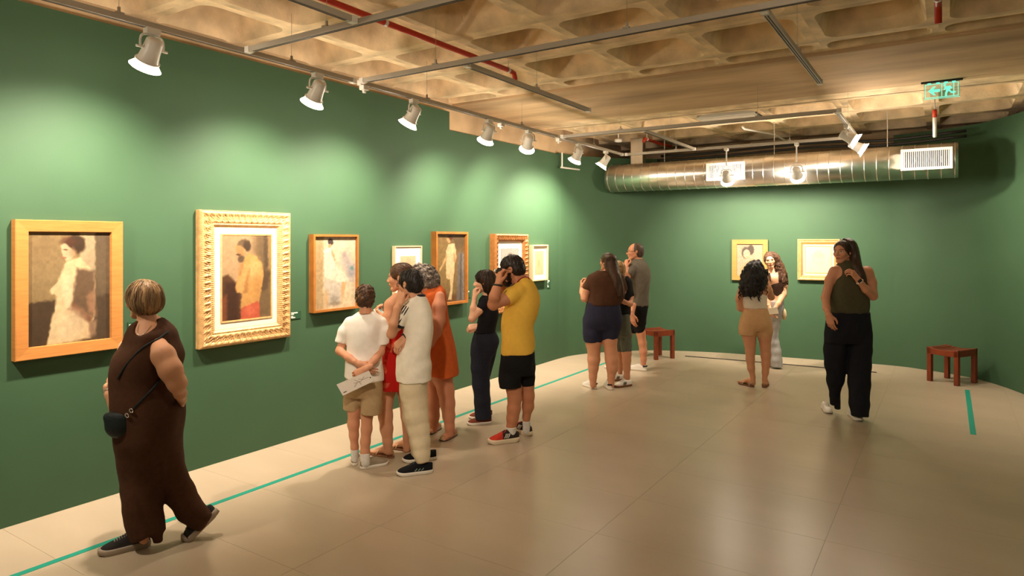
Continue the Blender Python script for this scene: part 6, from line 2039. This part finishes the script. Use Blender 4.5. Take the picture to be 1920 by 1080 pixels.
s.hand(s.pt(1452, 580, -.17), (-.75, -.2, -.7), (.2, -1, .2), 'hold', -1, 0.9)
s.chain('skin', [(1441, 520, 6, 0), (1436, 545, 5.2, 0), (1439, 565, 4.4, -.05), (1443, 578, 3.6, -.1)])
s.hand(s.pt(1443, 578, -.10), (.3, -.3, -1), (-1, -.2, 0), 'relax', 1, 0.9)
s.layer('jeans', cloth_mat('pale_denim', rgb(178, 176, 176), 0.12, 50), disp=folds(0.003, 84, 1.2))
s.loft('jeans', [(563, 1438, 1468, .105, 0), (580, 1438, 1467, .112, 0), (600, 1440, 1464, .075, 0)])
s.limb('jeans', [(588, 1447, 1466), (611, 1446, 1462), (627, 1445, 1459), (643, 1444, 1460.5), (659, 1445, 1464), (675, 1445.5, 1466), (688, 1446, 1467)], 0, 0, cap1=True, under=.03)
s.limb('jeans', [(588, 1438, 1454), (640, 1434, 1448), (687, 1431, 1447)], .1, .15, cap1=True, under=.03)
mS = {'upper': mat('red_brown_shoe', rgb(130, 58, 38), 0.5), 'sole': M_WHSOLE, 'laces': M_WHSOLE}
s.shoe((1463, 684.5), 240, 'sneaker', mS, .24)
s.shoe(s.floor_pt(1448, 682), 245, 'sneaker', mS, .24)
s.head(1443.5, 475, 503, 0, -18, 2, -8, lips=(176, 30, 34), hair=(52, 36, 26), neck=(1449, 514, 6.5))
hr = [(472, 1438, 1452, .05, .02), (478, 1434, 1459, .09, .035), (490, 1440, 1465, .10, .045), (505, 1446, 1472, .095, .03), (520, 1449, 1476, .08, -.01), (532, 1452, 1476, .06, -.03), (538, 1456, 1472, .03, -.03)]
hm = hair_mat('brown_curly_hair', rgb(54, 36, 25), rgb(104, 70, 46), sc=50, stretch=(1, 1, 1), bump=1.0, bs=110)
s.layer('hair', hm, vox=.008, disp=curly(0.008, 1.1, 15))
s.loft('hair', hr, under=None, ex=2.0)
v_, f_ = curls(s, hr[2:], 70, 8, rad=.008, length=(.06, .14), r=.005)
s.part('curls', v_, f_, hm)
s.hpart('front_hair', cap_prims(0.086, grow=0.012, back=-0.06, ear=False), hm, 0.006, curly(0.004, 1.2, 3))
s.build()
card('paper_sheet', [(1437, 579), (1457, 575.5), (1460, 588), (1441, 590)], -.20, 0.003, mat('cream_paper', rgb(226, 208, 180), 0.7), 'cream paper sheet held at the waist of the person in pale jeans', 'paper', s)
pc = s.pt(1470.5, 590, -.03)
base = c2w(pc)
P, Q = field_mesh([(Ell(pc, (.026, .05, .075)), 0, 'add'), (Cone(pc + np.array([-.005, 0, .06]), .010, pc + np.array([-.012, 0, .17]), .008), .02, 'add')], .007)
o = mesh_obj('shoulder_pouch', c2w(P) - base, Q, mat('cream_canvas', rgb(214, 190, 150), 0.8), None, True, loc=base)
tag(o, 'cream cloth pouch hanging at the hip of the person in pale jeans', 'bag')

# ------------------------------------------------------------------ 13: woman in olive top
s = Person(6.32, (206, 142, 108), 'person in olive halter top and wide black trousers, hand at the chest')
s.layer('top', cloth_mat('olive_knit', rgb(78, 72, 50), 0.1, 40), disp=folds(0.003, 91, 1.2))
s.loft('skin', [(497, 1572, 1606, .06, 0), (503, 1563, 1628, .075, 0), (512, 1560, 1634, .085, 0), (530, 1562, 1628, .09, 0)], under=None)
s.loft('top', [(488, 1575, 1594, .055, 0), (496, 1571, 1605, .085, 0), (507, 1568, 1615, .110, 0), (518, 1565, 1620, .125, 0), (535, 1560, 1623, .130, 0), (553, 1557, 1627, .130, 0), (578, 1557, 1628, .130, 0), (592, 1559, 1626, .122, 0)])
s.chain('skin', [(1564, 508, 8.8, 0), (1556, 526, 8.6, 0), (1548, 558, 7.4, -.02), (1550, 578, 6.4, -.08), (1553.5, 591, 5.0, -.12)])
s.hand(s.pt(1553.5, 590, -.12), (.18, -.1, -1), (-.7, -.7, 0), 'relax', 1, 0.92)
s.chain('skin', [(1626, 508, 9.5, 0), (1634, 530, 8.8, -.03), (1637, 555, 7.8, -.08), (1624, 543, 7.0, -.16), (1612, 528, 5.4, -.19), (1607, 522, 5.0, -.19)])
s.hand(s.pt(1609, 524, -.19), (-.75, -.05, .9), (.5, -.9, .3), 'hold', -1, 0.92)
s.layer('trousers', cloth_mat('black_denim', rgb(28, 28, 34), 0.12, 50), disp=folds(0.005, 94, 1.6))
s.loft('trousers', [(585, 1555, 1630, .136, 0), (600, 1552, 1630, .142, 0), (622, 1549, 1631, .142, 0), (642, 1550, 1631, .108, 0)])
s.limb('trousers', [(628, 1548, 1591), (656, 1547, 1588), (684, 1548, 1586), (712, 1550.5, 1581), (740, 1556, 1573), (757, 1557.5, 1572)], .03, .18, cap1=True, under=.03)
s.chain('trousers', [(1568, 735, 7, .18), (1570, 766, 4.5, .20)], cap1=True)
s.limb('trousers', [(628, 1589, 1633), (656, 1591, 1632.5), (684, 1591.5, 1631.5), (721, 1592.5, 1630), (758, 1594.5, 1629), (781, 1597, 1627)], 0, -.06, cap1=True, under=.03)
mS = {'upper': M_WHLEA, 'sole': M_WHSOLE, 'laces': M_WHLEA}
f0 = s.floor_pt(1614, 791)
s.shoe(f0 + np.array([.02, .25, 0]), 265, 'sneaker', mS, .25)
f1 = s.floor_pt(1557, 776)
s.shoe(f1 + np.array([.04, .235, 0]), 258, 'sneaker', mS, .25)
s.head(1580, 452, 493, 0, -56, 3, 0, lips=(160, 70, 62), hair=(36, 26, 20), neck=(1590, 500, 9.5))
hm = hair_mat('long_dark_hair', rgb(38, 28, 21), rgb(76, 54, 38))
s.layer('hair', hm, vox=.007, disp=folds(0.003, 96, 4.0, 2.0))
s.loft('hair', [(447, 1580, 1594, .05, .03), (452, 1577, 1600, .08, .03), (462, 1580, 1604.5, .10, .03), (480, 1586, 1609, .095, .02), (500, 1591, 1615, .08, -.04), (518, 1605, 1623, .05, -.10), (531, 1614, 1626, .03, -.12)], under=None)
s.hpart('front_hair', cap_prims(0.092, grow=0.010, back=-0.06, ear=False), hm, 0.006, strandy(0.002, seed=6), locks=200, llen=0.12, lr=0.0024, crown=(0, 0.09, 0.10))
v_, f_ = ring_at(s.pt(1612, 528, -.19), (-.75, -.05, .9), 0.029, 0.006)
s.part('watch_band', v_, f_, M_WHSOLE)
wc = s.pt(1612.5, 527, -.224)
m = MB().box((-.016, -.006, -.018), (.016, .006, .018))
s.part('watch_face', np.array(m.v) @ rot_axes(20, 30, 35).T + wc, m.f, M_BLKSTR, smooth=False)
s.build()
